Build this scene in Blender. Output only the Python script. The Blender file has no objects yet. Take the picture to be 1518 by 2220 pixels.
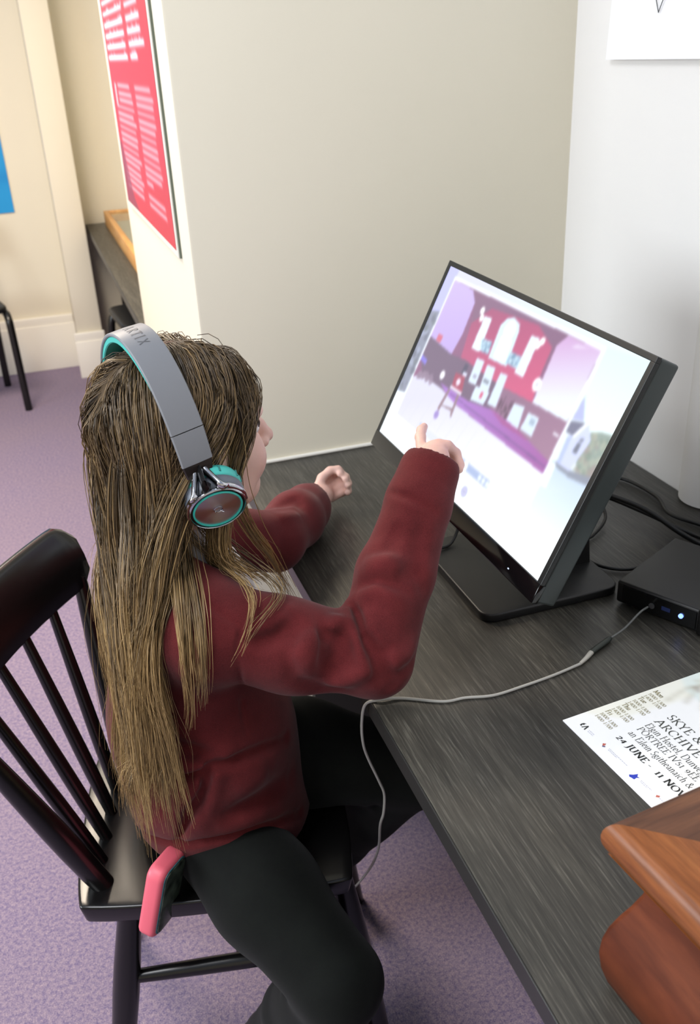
import bpy, bmesh, math, random
import numpy as np
from mathutils import Vector, Matrix

SC = bpy.context.scene
COL = SC.collection
PI = math.pi

# ------------------------------------------------------------------ camera
cam_d = bpy.data.cameras.new('camera')
cam_d.sensor_fit = 'VERTICAL'
cam_d.sensor_height = 36.0
cam_d.sensor_width = 24.0
cam_d.lens = 32.903
cam_d.clip_start = 0.02
cam = bpy.data.objects.new('camera', cam_d)
COL.objects.link(cam)
cam.matrix_world = Matrix((( 0.9463769,  0.1815919, -0.2671987, 0.0),
                           (-0.3197676,  0.4086622, -0.8548356, 0.0),
                           (-0.0460373,  0.8944382,  0.4448157, 1.49),
                           (0, 0, 0, 1)))
cam_d.dof.use_dof = True
cam_d.dof.focus_distance = 1.12
cam_d.dof.aperture_fstop = 8.0
SC.camera = cam

# ------------------------------------------------------------------ world, lights, exposure
world = bpy.data.worlds.new('room_ambient')
SC.world = world
world.use_nodes = True
bg = world.node_tree.nodes['Background']
bg.inputs['Color'].default_value = (0.74, 0.84, 1.0, 1)
bg.inputs['Strength'].default_value = 0.40

def area_light(name, loc, target, size, power, color):
    d = bpy.data.lights.new(name, 'AREA')
    d.shape = 'RECTANGLE'; d.size, d.size_y = size
    d.energy = power; d.color = color
    o = bpy.data.objects.new(name, d); COL.objects.link(o)
    o.location = loc
    o.rotation_euler = (Vector(target) - Vector(loc)).to_track_quat('-Z', 'Y').to_euler()
    return o
# assumed ceiling lamp of the far bay (key), an added unseen fill near the camera and an added daylight fill from an assumed source on the left
area_light('assumed_ceiling_lamp_far', (-0.45, 3.1, 2.6), (-0.40, 2.8, 0), (0.9, 0.7), 68, (1.0, 0.85, 0.68))
area_light('fill_lamp_near', (-0.9, 0.4, 2.6), (-0.5, 0.8, 0), (0.6, 1.2), 27, (0.96, 0.97, 1.0))
area_light('assumed_daylight_fill', (-3.1, 1.2, 1.7), (0.8, 1.2, 1.25), (2.2, 1.3), 74, (0.86, 0.94, 1.0))

SC.view_settings.view_transform = 'Standard'
SC.view_settings.look = 'None'
SC.view_settings.exposure = 0.35
SC.view_settings.gamma = 1.0
SC.view_settings.use_curve_mapping = False

# ------------------------------------------------------------------ helpers
def tag(o, label=None, cat=None, group=None, kind=None):
    if label: o['label'] = label
    if cat: o['category'] = cat
    if group: o['group'] = group
    if kind: o['kind'] = kind
    return o

def empty(name, loc=(0, 0, 0), rz=0.0):
    o = bpy.data.objects.new(name, None); COL.objects.link(o)
    o.empty_display_size = 0.05
    o.location = loc; o.rotation_euler = (0, 0, rz)
    return o

def link(name, me, mat=None, parent=None):
    o = bpy.data.objects.new(name, me); COL.objects.link(o)
    if mat is not None and not me.materials: me.materials.append(mat)
    if parent is not None: o.parent = parent
    return o

def mesh_np(name, V, F, smooth=True):
    """mesh from numpy vertices and equal-sided faces"""
    V = np.asarray(V, np.float32); F = np.asarray(F, np.int32)
    me = bpy.data.meshes.new(name)
    n = F.shape[1]
    me.vertices.add(len(V)); me.vertices.foreach_set('co', V.ravel())
    me.loops.add(F.size); me.loops.foreach_set('vertex_index', F.ravel())
    me.polygons.add(len(F))
    me.polygons.foreach_set('loop_start', np.arange(0, F.size, n, dtype=np.int32))
    me.polygons.foreach_set('loop_total', np.full(len(F), n, np.int32))
    me.polygons.foreach_set('use_smooth', np.full(len(F), smooth, bool))
    me.update(calc_edges=True)
    return me

def bm_mesh(name, bm, smooth=False, angle=None):
    bmesh.ops.recalc_face_normals(bm, faces=bm.faces[:])
    me = bpy.data.meshes.new(name); bm.to_mesh(me); bm.free()
    if smooth or angle is not None:
        for p in me.polygons: p.use_smooth = True
        if angle is not None:
            me.set_sharp_from_angle(angle=math.radians(angle))
    return me

def add_box(bm, lo, hi, bevel=0.0, seg=2, mat=None):
    r = bmesh.ops.create_cube(bm, size=1.0)
    vs = r['verts']
    for v in vs:
        v.co = Vector([lo[i] + (v.co[i] + 0.5) * (hi[i] - lo[i]) for i in range(3)])
    if mat is not None: bmesh.ops.transform(bm, matrix=mat, verts=vs)
    if bevel > 0:
        es = list({e for v in vs for e in v.link_edges})
        bmesh.ops.bevel(bm, geom=es, offset=bevel, segments=seg, profile=0.5, affect='EDGES')
    return bm

def box(name, lo, hi, m, parent=None, bevel=0.0, seg=2, mat=None):
    bm = bmesh.new(); add_box(bm, lo, hi, bevel, seg, mat)
    return link(name, bm_mesh(name, bm, angle=35 if bevel else None), m, parent)

def catmull(P, n=8):
    P = [np.asarray(p, float) for p in P]
    if len(P) < 3: return np.array([P[0] + (P[-1] - P[0]) * t for t in np.linspace(0, 1, n + 1)])
    Q = [2 * P[0] - P[1]] + P + [2 * P[-1] - P[-2]]
    out = []
    for i in range(1, len(Q) - 2):
        for t in np.arange(n) / n:
            a, b, c, d = Q[i - 1:i + 3]
            out.append(0.5 * (2 * b + (c - a) * t + (2 * a - 5 * b + 4 * c - d) * t * t + (3 * b - a - 3 * c + d) * t ** 3))
    out.append(P[-1])
    return np.array(out)

def frames(path):
    T = np.gradient(path, axis=0); T /= np.linalg.norm(T, axis=1)[:, None] + 1e-12
    up = np.array([0, 0, 1.0]) if abs(T[0][2]) < 0.9 else np.array([1.0, 0, 0])
    N = []; n = up - T[0] * np.dot(up, T[0]); n /= np.linalg.norm(n)
    for t in T:
        n = n - t * np.dot(n, t); n /= np.linalg.norm(n) + 1e-12; N.append(n.copy())
    N = np.array(N); B = np.cross(T, N)
    return T, N, B

def tube_vf(path, rad, sides=12, ry=None):
    path = np.asarray(path, float); n = len(path)
    rad = np.broadcast_to(np.asarray(rad, float), (n,)); ry = rad if ry is None else np.broadcast_to(np.asarray(ry, float), (n,))
    T, N, B = frames(path)
    a = np.arange(sides) * 2 * PI / sides
    V = (path[:, None] + N[:, None] * (np.cos(a)[None, :, None] * rad[:, None, None]) + B[:, None] * (np.sin(a)[None, :, None] * ry[:, None, None])).reshape(-1, 3)
    F = []
    for i in range(n - 1):
        for j in range(sides):
            k = (j + 1) % sides
            F.append((i * sides + j, i * sides + k, (i + 1) * sides + k, (i + 1) * sides + j))
    V = V.tolist()
    V.append(path[0].tolist()); V.append(path[-1].tolist())
    c0, c1 = len(V) - 2, len(V) - 1
    for j in range(sides):
        k = (j + 1) % sides
        F.append((c0, k, j)); F.append((c1, (n - 1) * sides + j, (n - 1) * sides + k))
    return V, F

def tube(name, path, rad, m, parent=None, sides=12, ry=None, angle=50):
    V, F = tube_vf(path, rad, sides, ry)
    me = bpy.data.meshes.new(name); me.from_pydata(V, [], F)
    for p in me.polygons: p.use_smooth = True
    me.set_sharp_from_angle(angle=math.radians(angle))
    return link(name, me, m, parent)

def loft(name, rings, m, parent=None, closed=True, cap=True, angle=40):
    """rings: list of equally long point loops"""
    n = len(rings[0]); V = [tuple(p) for r in rings for p in r]; F = []
    for i in range(len(rings) - 1):
        for j in range(n if closed else n - 1):
            k = (j + 1) % n
            F.append((i * n + j, i * n + k, (i + 1) * n + k, (i + 1) * n + j))
    if cap:
        F.append(tuple(range(n))[::-1]); F.append(tuple((len(rings) - 1) * n + j for j in range(n)))
    bm = bmesh.new(); vs = [bm.verts.new(v) for v in V]
    for f in F:
        try: bm.faces.new([vs[i] for i in f])
        except ValueError: pass
    return link(name, bm_mesh(name, bm, angle=angle), m, parent)

def rrect(w, d, r, n=5, cx=0.0, cy=0.0):
    pts = []
    for sx, sy, a0 in ((1, 1, 0), (-1, 1, 90), (-1, -1, 180), (1, -1, 270)):
        for k in range(n + 1):
            a = math.radians(a0 + 90 * k / n)
            pts.append((cx + sx * (w / 2 - r) + r * math.cos(a), cy + sy * (d / 2 - r) + r * math.sin(a)))
    return pts

def slab(name, outline, z0, z1, m, parent=None, bevel=0.003, seg=2, angle=35):
    bm = bmesh.new()
    f = bm.faces.new([bm.verts.new((x, y, z0)) for x, y in outline])
    r = bmesh.ops.extrude_face_region(bm, geom=[f])
    bmesh.ops.translate(bm, verts=[v for v in r['geom'] if isinstance(v, bmesh.types.BMVert)], vec=(0, 0, z1 - z0))
    if bevel:
        es = [e for e in bm.edges if abs(e.verts[0].co.z - e.verts[1].co.z) < 1e-6]
        bmesh.ops.bevel(bm, geom=es, offset=bevel, segments=seg, profile=0.5, affect='EDGES')
    return link(name, bm_mesh(name, bm, angle=angle), m, parent)

def lathe(name, prof, m, parent=None, sides=48, matrix=None, angle=35):
    """prof: (radius, height) pairs about local z"""
    rings = [[(r * math.cos(2 * PI * j / sides), r * math.sin(2 * PI * j / sides), h) for j in range(sides)] for r, h in prof]
    o = loft(name, rings, m, parent, cap=True, angle=angle)
    if matrix is not None: o.data.transform(matrix)
    return o

# ------------------------------------------------------------------ materials
def srgb(r, g, b):
    f = lambda c: (c / 255 / 12.92) if c / 255 <= 0.04045 else ((c / 255 + 0.055) / 1.055) ** 2.4
    return (f(r), f(g), f(b))

class Mat:
    def __init__(s, name, color=(0.8, 0.8, 0.8), rough=0.5, metal=0.0, spec=0.5, **kw):
        s.m = bpy.data.materials.new(name); s.m.use_nodes = True
        s.t = s.m.node_tree; s.n = s.t.nodes; s.b = s.n['Principled BSDF']
        s.b.inputs['Base Color'].default_value = (*color, 1)
        s.b.inputs['Roughness'].default_value = rough
        s.b.inputs['Metallic'].default_value = metal
        s.b.inputs['Specular IOR Level'].default_value = spec
        for k, v in kw.items(): s.b.inputs[k.replace('_', ' ')].default_value = v
    def node(s, typ, **kw):
        n = s.n.new(typ)
        for k, v in kw.items():
            if k in n.inputs: n.inputs[k].default_value = v
            else: setattr(n, k, v)
        return n
    def lk(s, a, b): s.t.links.new(a, b)
    def coords(s, scale=(1, 1, 1), rot=(0, 0, 0), kind='Object'):
        tc = s.node('ShaderNodeTexCoord'); mp = s.node('ShaderNodeMapping')
        mp.inputs['Scale'].default_value = scale; mp.inputs['Rotation'].default_value = rot
        s.lk(tc.outputs[kind], mp.inputs['Vector']); return mp.outputs['Vector']
    def noise(s, vec, scale, detail=3, rough=0.5, dist=0.0):
        n = s.node('ShaderNodeTexNoise')
        n.inputs['Scale'].default_value = scale; n.inputs['Detail'].default_value = detail
        n.inputs['Roughness'].default_value = rough; n.inputs['Distortion'].default_value = dist
        s.lk(vec, n.inputs['Vector']); return n.outputs['Fac']
    def ramp(s, fac, stops):
        n = s.node('ShaderNodeValToRGB'); e = n.color_ramp.elements
        while len(e) < len(stops): e.new(0.5)
        for i, (p, c) in enumerate(stops):
            e[i].position = p; e[i].color = (*c, 1) if len(c) == 3 else c
        s.lk(fac, n.inputs['Fac']); return n.outputs['Color']
    def mix(s, fac, a, b, mode='MIX'):
        n = s.node('ShaderNodeMix', data_type='RGBA', blend_type=mode)
        for sock, v in ((n.inputs[0], fac), (n.inputs[6], a), (n.inputs[7], b)):
            if hasattr(v, 'is_output'): s.lk(v, sock)
            elif isinstance(v, (int, float)): sock.default_value = v
            else: sock.default_value = (*v, 1)
        return n.outputs[2]
    def bump(s, h, strength=0.2, dist=0.002):
        n = s.node('ShaderNodeBump'); n.inputs['Strength'].default_value = strength; n.inputs['Distance'].default_value = dist
        s.lk(h, n.inputs['Height']); s.lk(n.outputs['Normal'], s.b.inputs['Normal'])
    def base(s, c): s.lk(c, s.b.inputs['Base Color'])

def paint(name, c, rough=0.6, var=0.03):
    M = Mat(name, c, rough, spec=0.3)
    v = M.coords()
    n = M.noise(v, 3.0, 4)
    M.base(M.mix(n, tuple(x * (1 - var) for x in c), tuple(min(1, x * (1 + var)) for x in c)))
    n2 = M.noise(v, 220.0, 2)
    M.bump(n2, 0.06, 0.001)
    return M.m

def plastic(name, c, rough=0.4, metal=0.0, spec=0.5):
    M = Mat(name, c, rough, metal, spec)
    n = M.noise(M.coords(), 900.0, 1)
    M.bump(n, 0.03, 0.0004)
    return M.m

def setpar(o, root):
    """parent a mesh modelled in world coordinates"""
    o.parent = root
    o.matrix_parent_inverse = (Matrix.Translation(root.location) @ root.rotation_euler.to_matrix().to_4x4()).inverted()
    return o

# ------------------------------------------------------------------ room materials
M_wall = paint('cream_wall_paint', srgb(226, 219, 200), 0.7)
M_white = paint('white_gloss_paint', srgb(238, 234, 224), 0.4)
M_board = paint('white_board_paint', srgb(232, 230, 228), 0.55)

def carpet():
    M = Mat('purple_carpet', (0.2, 0.15, 0.3), 0.95, spec=0.15)
    v = M.coords()
    fine = M.noise(v, 420.0, 2, 0.7); mid = M.noise(v, 130.0, 3, 0.6); big = M.noise(v, 2.2, 3)
    c1 = M.ramp(fine, [(0.32, srgb(68, 62, 106)), (0.5, srgb(128, 115, 145)), (0.68, srgb(190, 172, 178))])
    c2 = M.ramp(mid, [(0.36, srgb(88, 80, 122)), (0.62, srgb(164, 147, 157))])
    c = M.mix(0.5, c1, c2)
    c = M.mix(M.ramp(big, [(0.3, (0, 0, 0)), (0.7, (0.22, 0.22, 0.22))]), c, srgb(146, 129, 136))
    M.base(c); M.bump(fine, 0.4, 0.003)
    return M.m
M_carpet = carpet()

def wood_dark():
    M = Mat('dark_grey_oak_laminate', (0.05, 0.05, 0.045), 0.36, spec=0.42)
    v = M.coords((120, 5.0, 120)); n1 = M.noise(v, 1.0, 5, 0.62, 0.25)
    v2 = M.coords((480, 18.0, 480)); n2 = M.noise(v2, 1.0, 4, 0.6, 0.1)
    v3 = M.coords((9, 0.7, 9)); n3 = M.noise(v3, 1.0, 3, 0.5, 0.6)
    a = M.ramp(n1, [(0.28, srgb(44, 43, 40)), (0.52, srgb(66, 64, 59)), (0.75, srgb(96, 93, 86))])
    b = M.ramp(n2, [(0.35, srgb(40, 38, 36)), (0.55, srgb(68, 66, 61)), (0.72, srgb(122, 119, 111))])
    c = M.mix(0.5, a, b)
    d = M.ramp(n3, [(0.3, (0.72, 0.72, 0.74)), (0.7, (1.08, 1.05, 0.98))])
    M.base(M.mix(1.0, c, d, 'MULTIPLY'))
    r = M.node('ShaderNodeMapRange'); M.lk(n2, r.inputs['Value']); r.inputs['To Min'].default_value = 0.46; r.inputs['To Max'].default_value = 0.30
    M.lk(r.outputs['Result'], M.b.inputs['Roughness'])
    M.bump(n2, 0.25, 0.0006)
    return M.m
M_desk = wood_dark()
M_deskedge = plastic('charcoal_edge_band', srgb(44, 43, 41), 0.38)
M_black = plastic('black_lacquer', srgb(15, 14, 14), 0.25)
M_blackmatte = plastic('black_plastic', srgb(20, 20, 21), 0.45)
M_darkpanel = paint('charcoal_panel', srgb(52, 48, 46), 0.6)

def S(o):
    o['kind'] = 'structure'; return o
# ------------------------------------------------------------------ shell
S(box('floor', (-3.2, -2.2, -0.05), (1.6, 6.0, 0.0), M_carpet))
S(box('wall_partition', (0.267, 1.747, 0.0), (1.6, 2.80, 2.7), M_wall, bevel=0.006))
S(box('wall_right', (1.043, -2.2, 0.0), (1.25, 1.747, 2.7), M_board))
S(box('wall_alcove', (1.043, 2.80, 0.0), (1.25, 5.19, 2.7), M_wall))
S(box('wall_far', (-3.2, 5.19, 0.0), (1.6, 5.4, 2.7), M_wall))
S(box('wall_left', (-3.3, -2.2, 0.0), (-3.2, 5.4, 2.7), M_wall))
S(box('wall_back', (-3.3, -2.35, 0.0), (1.6, -2.2, 2.7), M_wall))
S(box('wall_pilaster', (0.125, 4.95, 0.0), (0.252, 5.19, 2.7), M_wall, bevel=0.004))
def skirting(name, lo, hi, top):
    """board with a moulded upper edge on a wall that faces -y (far walls)"""
    bm = bmesh.new()
    add_box(bm, lo, (hi[0], hi[1], top - 0.045), 0.002)
    add_box(bm, (lo[0], lo[1] + 0.008, top - 0.05), (hi[0], hi[1], top), 0.006, 3)
    return S(link(name, bm_mesh(name, bm, angle=35), M_white))
skirting('baseboard_far', (-3.2, 5.162, 0.0), (0.125, 5.192, 0), 0.285)
skirting('baseboard_pilaster', (0.108, 4.925, 0.0), (0.262, 4.952, 0), 0.235)
# added, unseen window frame on the left wall, behind the daylight fill lamp
wbm = bmesh.new()
for y0, y1, z0, z1 in ((0.05, 2.35, 1.02, 1.08), (0.05, 2.35, 2.32, 2.38), (0.05, 0.11, 1.08, 2.32), (2.29, 2.35, 1.08, 2.32), (1.17, 1.23, 1.08, 2.32)):
    add_box(wbm, (-3.2, y0, z0), (-3.15, y1, z1), 0.004)
S(link('added_window_frame', bm_mesh('added_window_frame', wbm), M_white))
# bead of sealant where the desk meets the partition
S(tube('trim_1', [(0.30, 1.744, 0.733), (0.68, 1.744, 0.733), (1.04, 1.744, 0.733)], 0.0042, M_white, sides=10))
# boxed-in pipe on the right wall beside the white board
S(loft('trim_2', [[(1.043 - 0.026 * math.sin(PI * k / 10) ** 0.6, 1.292 - 0.0088 * k, z) for k in range(11)] + [(1.05, 1.204, z), (1.05, 1.292, z)] for z in (0.732, 1.7, 2.7)], M_board))

# hanging sheet of paper with a thin pointed line drawn on it
sheet = empty('wall_sheet', (1.03, 1.2, 1.448))
tag(sheet, 'large white paper sheet with a thin pointed line hanging on the right wall', 'poster')
M_paper = paint('white_paper', srgb(240, 240, 243), 0.7)
rings = []
for i in range(13):
    t = i / 12; z = 1.448 + t * 0.6; x = 1.027 + 0.012 * min(1, t * 2.5)
    rings.append([(x, 1.615 + 0.003 * t, z), (x, 1.12, z), (x + 0.0012, 1.12, z), (x + 0.0012, 1.615 + 0.003 * t, z)])
setpar(loft('sheet', rings, M_paper), sheet)
M_ink = plastic('dark_ink', srgb(70, 72, 74), 0.7)
setpar(tube('pen_line', [(1.0285, 1.500, 1.575), (1.0267, 1.4695, 1.5165), (1.0285, 1.440, 1.575)], 0.0009, M_ink, None, 6), sheet)

# ------------------------------------------------------------------ raster helper: colours on a fine grid of a flat print or screen
class Raster:
    def __init__(s, w, h, c=(255, 255, 255)):
        s.w, s.h = w, h
        s.a = np.ones((h, w, 3)) * np.array(c, float)
        s.u, s.v = np.meshgrid((np.arange(w) + 0.5) / w, (np.arange(h) + 0.5) / h)
    def inside(s, P):
        ins = np.zeros(s.u.shape, bool); n = len(P)
        for i in range(n):
            (x0, y0), (x1, y1) = P[i], P[(i + 1) % n]
            if y0 == y1: continue
            c = ((s.v >= y0) != (s.v >= y1)) & (s.u < (x1 - x0) * (s.v - y0) / (y1 - y0) + x0)
            ins ^= c
        return ins
    def poly(s, P, c, alpha=1.0, grad=None):
        m = s.inside(P); col = np.array(c, float)
        if grad is not None:
            (gx0, gy0), (gx1, gy1), c2 = grad
            t = np.clip(((s.u - gx0) * (gx1 - gx0) + (s.v - gy0) * (gy1 - gy0)) / ((gx1 - gx0) ** 2 + (gy1 - gy0) ** 2), 0, 1)[m][:, None]
            col = col * (1 - t) + np.array(c2, float) * t
        s.a[m] = s.a[m] * (1 - alpha) + col * alpha
    def disc(s, x, y, r, c, asp=1.0, alpha=1.0):
        m = ((s.u - x) ** 2 + ((s.v - y) / asp) ** 2) < r * r
        s.a[m] = s.a[m] * (1 - alpha) + np.array(c, float) * alpha
    def bar(s, x0, y0, x1, y1, c, alpha=1.0): s.poly([(x0, y0), (x1, y0), (x1, y1), (x0, y1)], c, alpha)
    def blur(s, r):
        for ax in (0, 1):
            k = np.exp(-0.5 * (np.arange(-3 * r, 3 * r + 1) / r) ** 2); k /= k.sum()
            p = np.pad(s.a, [(3 * r, 3 * r) if i == ax else (0, 0) for i in range(3)], mode='edge')
            s.a = sum(k[i] * np.take(p, range(i, i + s.a.shape[ax]), axis=ax) for i in range(len(k)))
    def mesh(s, name, origin, eu, ev):
        """grid of one quad per cell, coloured per face corner; origin is the top-left corner"""
        o, eu, ev = (np.array(q, float) for q in (origin, eu, ev))
        gu, gv = np.meshgrid(np.arange(s.w + 1) / s.w, np.arange(s.h + 1) / s.h)
        V = o + gu[..., None] * eu + gv[..., None] * ev
        idx = np.arange((s.w + 1) * (s.h + 1)).reshape(s.h + 1, s.w + 1)
        F = np.stack([idx[:-1, :-1], idx[1:, :-1], idx[1:, 1:], idx[:-1, 1:]], -1).reshape(-1, 4)
        me = mesh_np(name, V.reshape(-1, 3), F, False)
        P = np.pad(s.a, ((0, 1), (0, 1), (0, 0)), mode='edge') ; Q = np.pad(s.a, ((1, 0), (1, 0), (0, 0)), mode='edge')
        C = (P + Q) / 2 / 255.0
        C = np.where(C <= 0.04045, C / 12.92, ((C + 0.055) / 1.055) ** 2.4).reshape(-1, 3)
        at = me.color_attributes.new('print', 'FLOAT_COLOR', 'POINT')
        at.data.foreach_set('color', np.concatenate([C, np.ones((len(C), 1))], 1).astype(np.float32).ravel())
        return me

def print_mat(name, rough=0.5, emit=0.0):
    M = Mat(name, (0.5, 0.5, 0.5), rough, spec=0.35)
    a = M.node('ShaderNodeAttribute', attribute_name='print')
    M.lk(a.outputs['Color'], M.b.inputs['Base Color'])
    if emit:
        M.b.inputs['Base Color'].default_value = (0.01, 0.01, 0.01, 1)
        for l in list(M.t.links):
            if l.to_socket == M.b.inputs['Base Color']: M.t.links.remove(l)
        M.lk(a.outputs['Color'], M.b.inputs['Emission Color']); M.b.inputs['Emission Strength'].default_value = emit
    return M.m

# ------------------------------------------------------------------ red text panel on the partition's side
panel = empty('text_panel', (0.262, 2.25, 1.148))
tag(panel, 'tall red display panel with pale lines of text on the partition side', 'poster')
R = Raster(150, 300, (196, 58, 74))
rnd = random.Random(4)
# v = (2.02 - z) / 0.87 ; u = (2.675 - y) / 0.80
pu = lambda y: (2.675 - y) / 0.80
pv = lambda z: (2.02 - z) / 0.87
for i in range(14):
    z = 1.493 + 0.0233 * i
    R.bar(pu(2.645), pv(z + 0.0055), pu(2.25 + rnd.uniform(-.01, .01)), pv(z - 0.0055), (248, 214, 226))
    e = 2.08 if i == 0 else rnd.uniform(1.94, 2.0)
    R.bar(pu(2.195), pv(z + 0.0055), pu(e), pv(z - 0.0055), (248, 214, 226))
    for q in range(7):
        y = rnd.uniform(e, 2.62)
        R.bar(pu(y), pv(z + 0.0095), pu(y - 0.02), pv(z + 0.004), (238, 190, 206), 0.8)
R.bar(pu(2.60), pv(1.437), pu(2.575), pv(1.388), (246, 200, 212))
n = 0
z = 1.4315
while z > 1.195:
    R.bar(pu(2.53 if n < 3 else 2.60), pv(z + 0.0042), pu(2.25 + rnd.uniform(0, .05)), pv(z - 0.0042), (240, 176, 190), 0.9)
    if not 1.225 < z < 1.240 or True:
        R.bar(pu(2.20), pv(z + 0.0042), pu(2.10 if 1.24 < z < 1.255 else rnd.uniform(1.935, 1.965)), pv(z - 0.0042), (240, 176, 190), 0.9 if not 1.225 < z < 1.239 else 0.0)
    z -= 0.0155; n += 1
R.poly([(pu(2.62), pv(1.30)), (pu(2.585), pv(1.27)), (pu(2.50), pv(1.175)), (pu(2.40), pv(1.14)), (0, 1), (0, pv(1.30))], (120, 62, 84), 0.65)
R.blur(1)
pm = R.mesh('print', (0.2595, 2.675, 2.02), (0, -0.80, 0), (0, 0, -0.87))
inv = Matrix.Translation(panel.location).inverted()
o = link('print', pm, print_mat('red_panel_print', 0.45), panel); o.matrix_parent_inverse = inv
o = box('backing', (0.26, 1.862, 1.137), (0.2668, 2.688, 2.035), M_white, panel, 0.001); o.matrix_parent_inverse = inv
o = box('frame_edge', (0.2625, 1.858, 1.137), (0.2668, 1.862, 2.035), plastic('grey_green_edge', srgb(96, 104, 90), 0.5), panel); o.matrix_parent_inverse = inv

# ------------------------------------------------------------------ blue poster on the far wall
R = Raster(60, 90, (40, 150, 215))
R.poly([(0, 0), (1, 0), (1, 0.55), (0, 0.6)], (30, 140, 210))
R.poly([(0, 0.76), (1, 0.79), (1, 0.83), (0, 0.80)], (28, 126, 196), 0.7)
R.blur(2)
bp = empty('blue_poster', (-0.45, 5.18, 0.822))
tag(bp, 'plain blue poster on the far cream wall, cut by the picture edge', 'poster')
inv = Matrix.Translation(bp.location).inverted()
o = link('print', R.mesh('print', (-0.85, 5.182, 1.72), (0.785, 0, 0), (0, 0, -0.898)), print_mat('blue_poster_print', 0.4), bp); o.matrix_parent_inverse = inv
o = box('backing', (-0.85, 5.183, 0.822), (-0.065, 5.1895, 1.72), M_white, bp); o.matrix_parent_inverse = inv
# ------------------------------------------------------------------ the desk the child sits at
def make_desk(label, x0, x1, y0, y1, grp=None):
    d = empty('desk', ((x0 + x1) / 2, (y0 + y1) / 2, 0))
    tag(d, label, 'desk', grp)
    setpar(box('desk_top', (x0 + 0.002, y0, 0.702), (x1, y1, 0.730), M_desk, None, 0.0012, 2), d)
    setpar(box('edge_strip', (x0, y0, 0.7025), (x0 + 0.0022, y1, 0.7295), M_deskedge, None, 0.0006, 1), d)
    setpar(box('side_panel', (x0 + 0.12, y0 + 0.02, 0.0), (x1 - 0.02, y0 + 0.045, 0.702), M_darkpanel), d)
    setpar(box('side_panel', (x0 + 0.12, y1 - 0.045, 0.0), (x1 - 0.02, y1 - 0.02, 0.702), M_darkpanel), d)
    setpar(box('back_panel', (x1 - 0.045, y0 + 0.046, 0.0), (x1 - 0.02, y1 - 0.046, 0.702), M_darkpanel), d)
    return d
make_desk('dark grey wood-grain desk carrying the monitor, along the right wall', 0.304, 1.041, -0.75, 1.744)
make_desk('dark desk behind the partition carrying the wooden display case', 0.27, 1.041, 2.803, 5.188)

# wooden display case on the far desk
M_oak = None
def oak():
    M = Mat('honey_oak', (0.5, 0.3, 0.12), 0.45)
    v = M.coords((30, 3, 30)); n = M.noise(v, 1.0, 4, 0.6, 0.4)
    M.base(M.ramp(n, [(0.3, srgb(196, 138, 74)), (0.7, srgb(226, 174, 106))])); return M.m
M_oak = oak()
dc = empty('display_case', (0.66, 4.4, 0.73)); tag(dc, 'shallow honey oak display case lying on the far dark desk', 'display case')
setpar(box('side', (0.362, 3.70, 0.7305), (0.386, 5.10, 0.80), M_oak, None, 0.002), dc)
setpar(box('side', (0.93, 3.70, 0.7305), (0.954, 5.10, 0.80), M_oak, None, 0.002), dc)
setpar(box('side', (0.386, 3.70, 0.7305), (0.93, 3.724, 0.80), M_oak, None, 0.002), dc)
setpar(box('side', (0.386, 5.076, 0.7305), (0.93, 5.10, 0.80), M_oak, None, 0.002), dc)
setpar(box('lining', (0.386, 3.724, 0.7305), (0.93, 5.076, 0.745), paint('grey_lining', srgb(178, 174, 156), 0.8)), dc)
gm = Mat('glass_lid', (0.9, 0.95, 0.93), 0.03); gm.b.inputs['Transmission Weight'].default_value = 1.0; gm.b.inputs['IOR'].default_value = 1.1
setpar(box('glass', (0.386, 3.724, 0.788), (0.93, 5.076, 0.791), gm.m), dc)

# ------------------------------------------------------------------ black spindle-back chair
B0 = np.array([-0.047, 1.145]); CA = math.radians(-10)
chair = empty('spindle_chair', (B0[0], B0[1], 0), CA)
tag(chair, 'black wooden spindle-back chair the child is sitting on', 'chair')
def seat_pt(f, l, dz=0.0):
    return (f, l, 0.45 - 0.012 * math.exp(-((f - 0.17) / 0.13) ** 2 - (l / 0.14) ** 2) + dz)
# seat: saddled board
bm = bmesh.new(); NF, NL = 22, 22; top = []; bot = []
for i in range(NF + 1):
    t = i / NF; rt, rb = [], []
    for j in range(NL + 1):
        s = -1 + 2 * j / NL
        hw = 0.168 + 0.022 * t
        # squircle mapping for rounded corners
        a, b = 2 * t - 1, s
        k = 1 - 0.055 * (a * a * b * b) ** 1.4
        f = -0.045 + 0.40 * (0.5 + 0.5 * a * k); l = s * hw * k
        rt.append(bm.verts.new(seat_pt(f, l))); rb.append(bm.verts.new((f * 0.97 + 0.004, l * 0.965, 0.413)))
    top.append(rt); bot.append(rb)
for i in range(NF):
    for j in range(NL):
        bm.faces.new((top[i][j], top[i + 1][j], top[i + 1][j + 1], top[i][j + 1]))
        bm.faces.new((bot[i][j], bot[i][j + 1], bot[i + 1][j + 1], bot[i + 1][j]))
rimt = [top[0][j] for j in range(NL)] + [top[i][NL] for i in range(NF)] + [top[NF][j] for j in range(NL, 0, -1)] + [top[i][0] for i in range(NF, 0, -1)]
rimb = [bot[0][j] for j in range(NL)] + [bot[i][NL] for i in range(NF)] + [bot[NF][j] for j in range(NL, 0, -1)] + [bot[i][0] for i in range(NF, 0, -1)]
for q in range(len(rimt)):
    w = (q + 1) % len(rimt); bm.faces.new((rimt[q], rimt[w], rimb[w], rimb[q]))
bmesh.ops.recalc_face_normals(bm, faces=bm.faces[:])
es = [e for e in bm.edges if len(e.link_faces) == 2 and e.calc_face_angle(0) > 0.6]
bmesh.ops.bevel(bm, geom=es, offset=0.005, segments=3, profile=0.5, affect='EDGES')
link('seat', bm_mesh('seat', bm, angle=40), M_black, chair)
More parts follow.
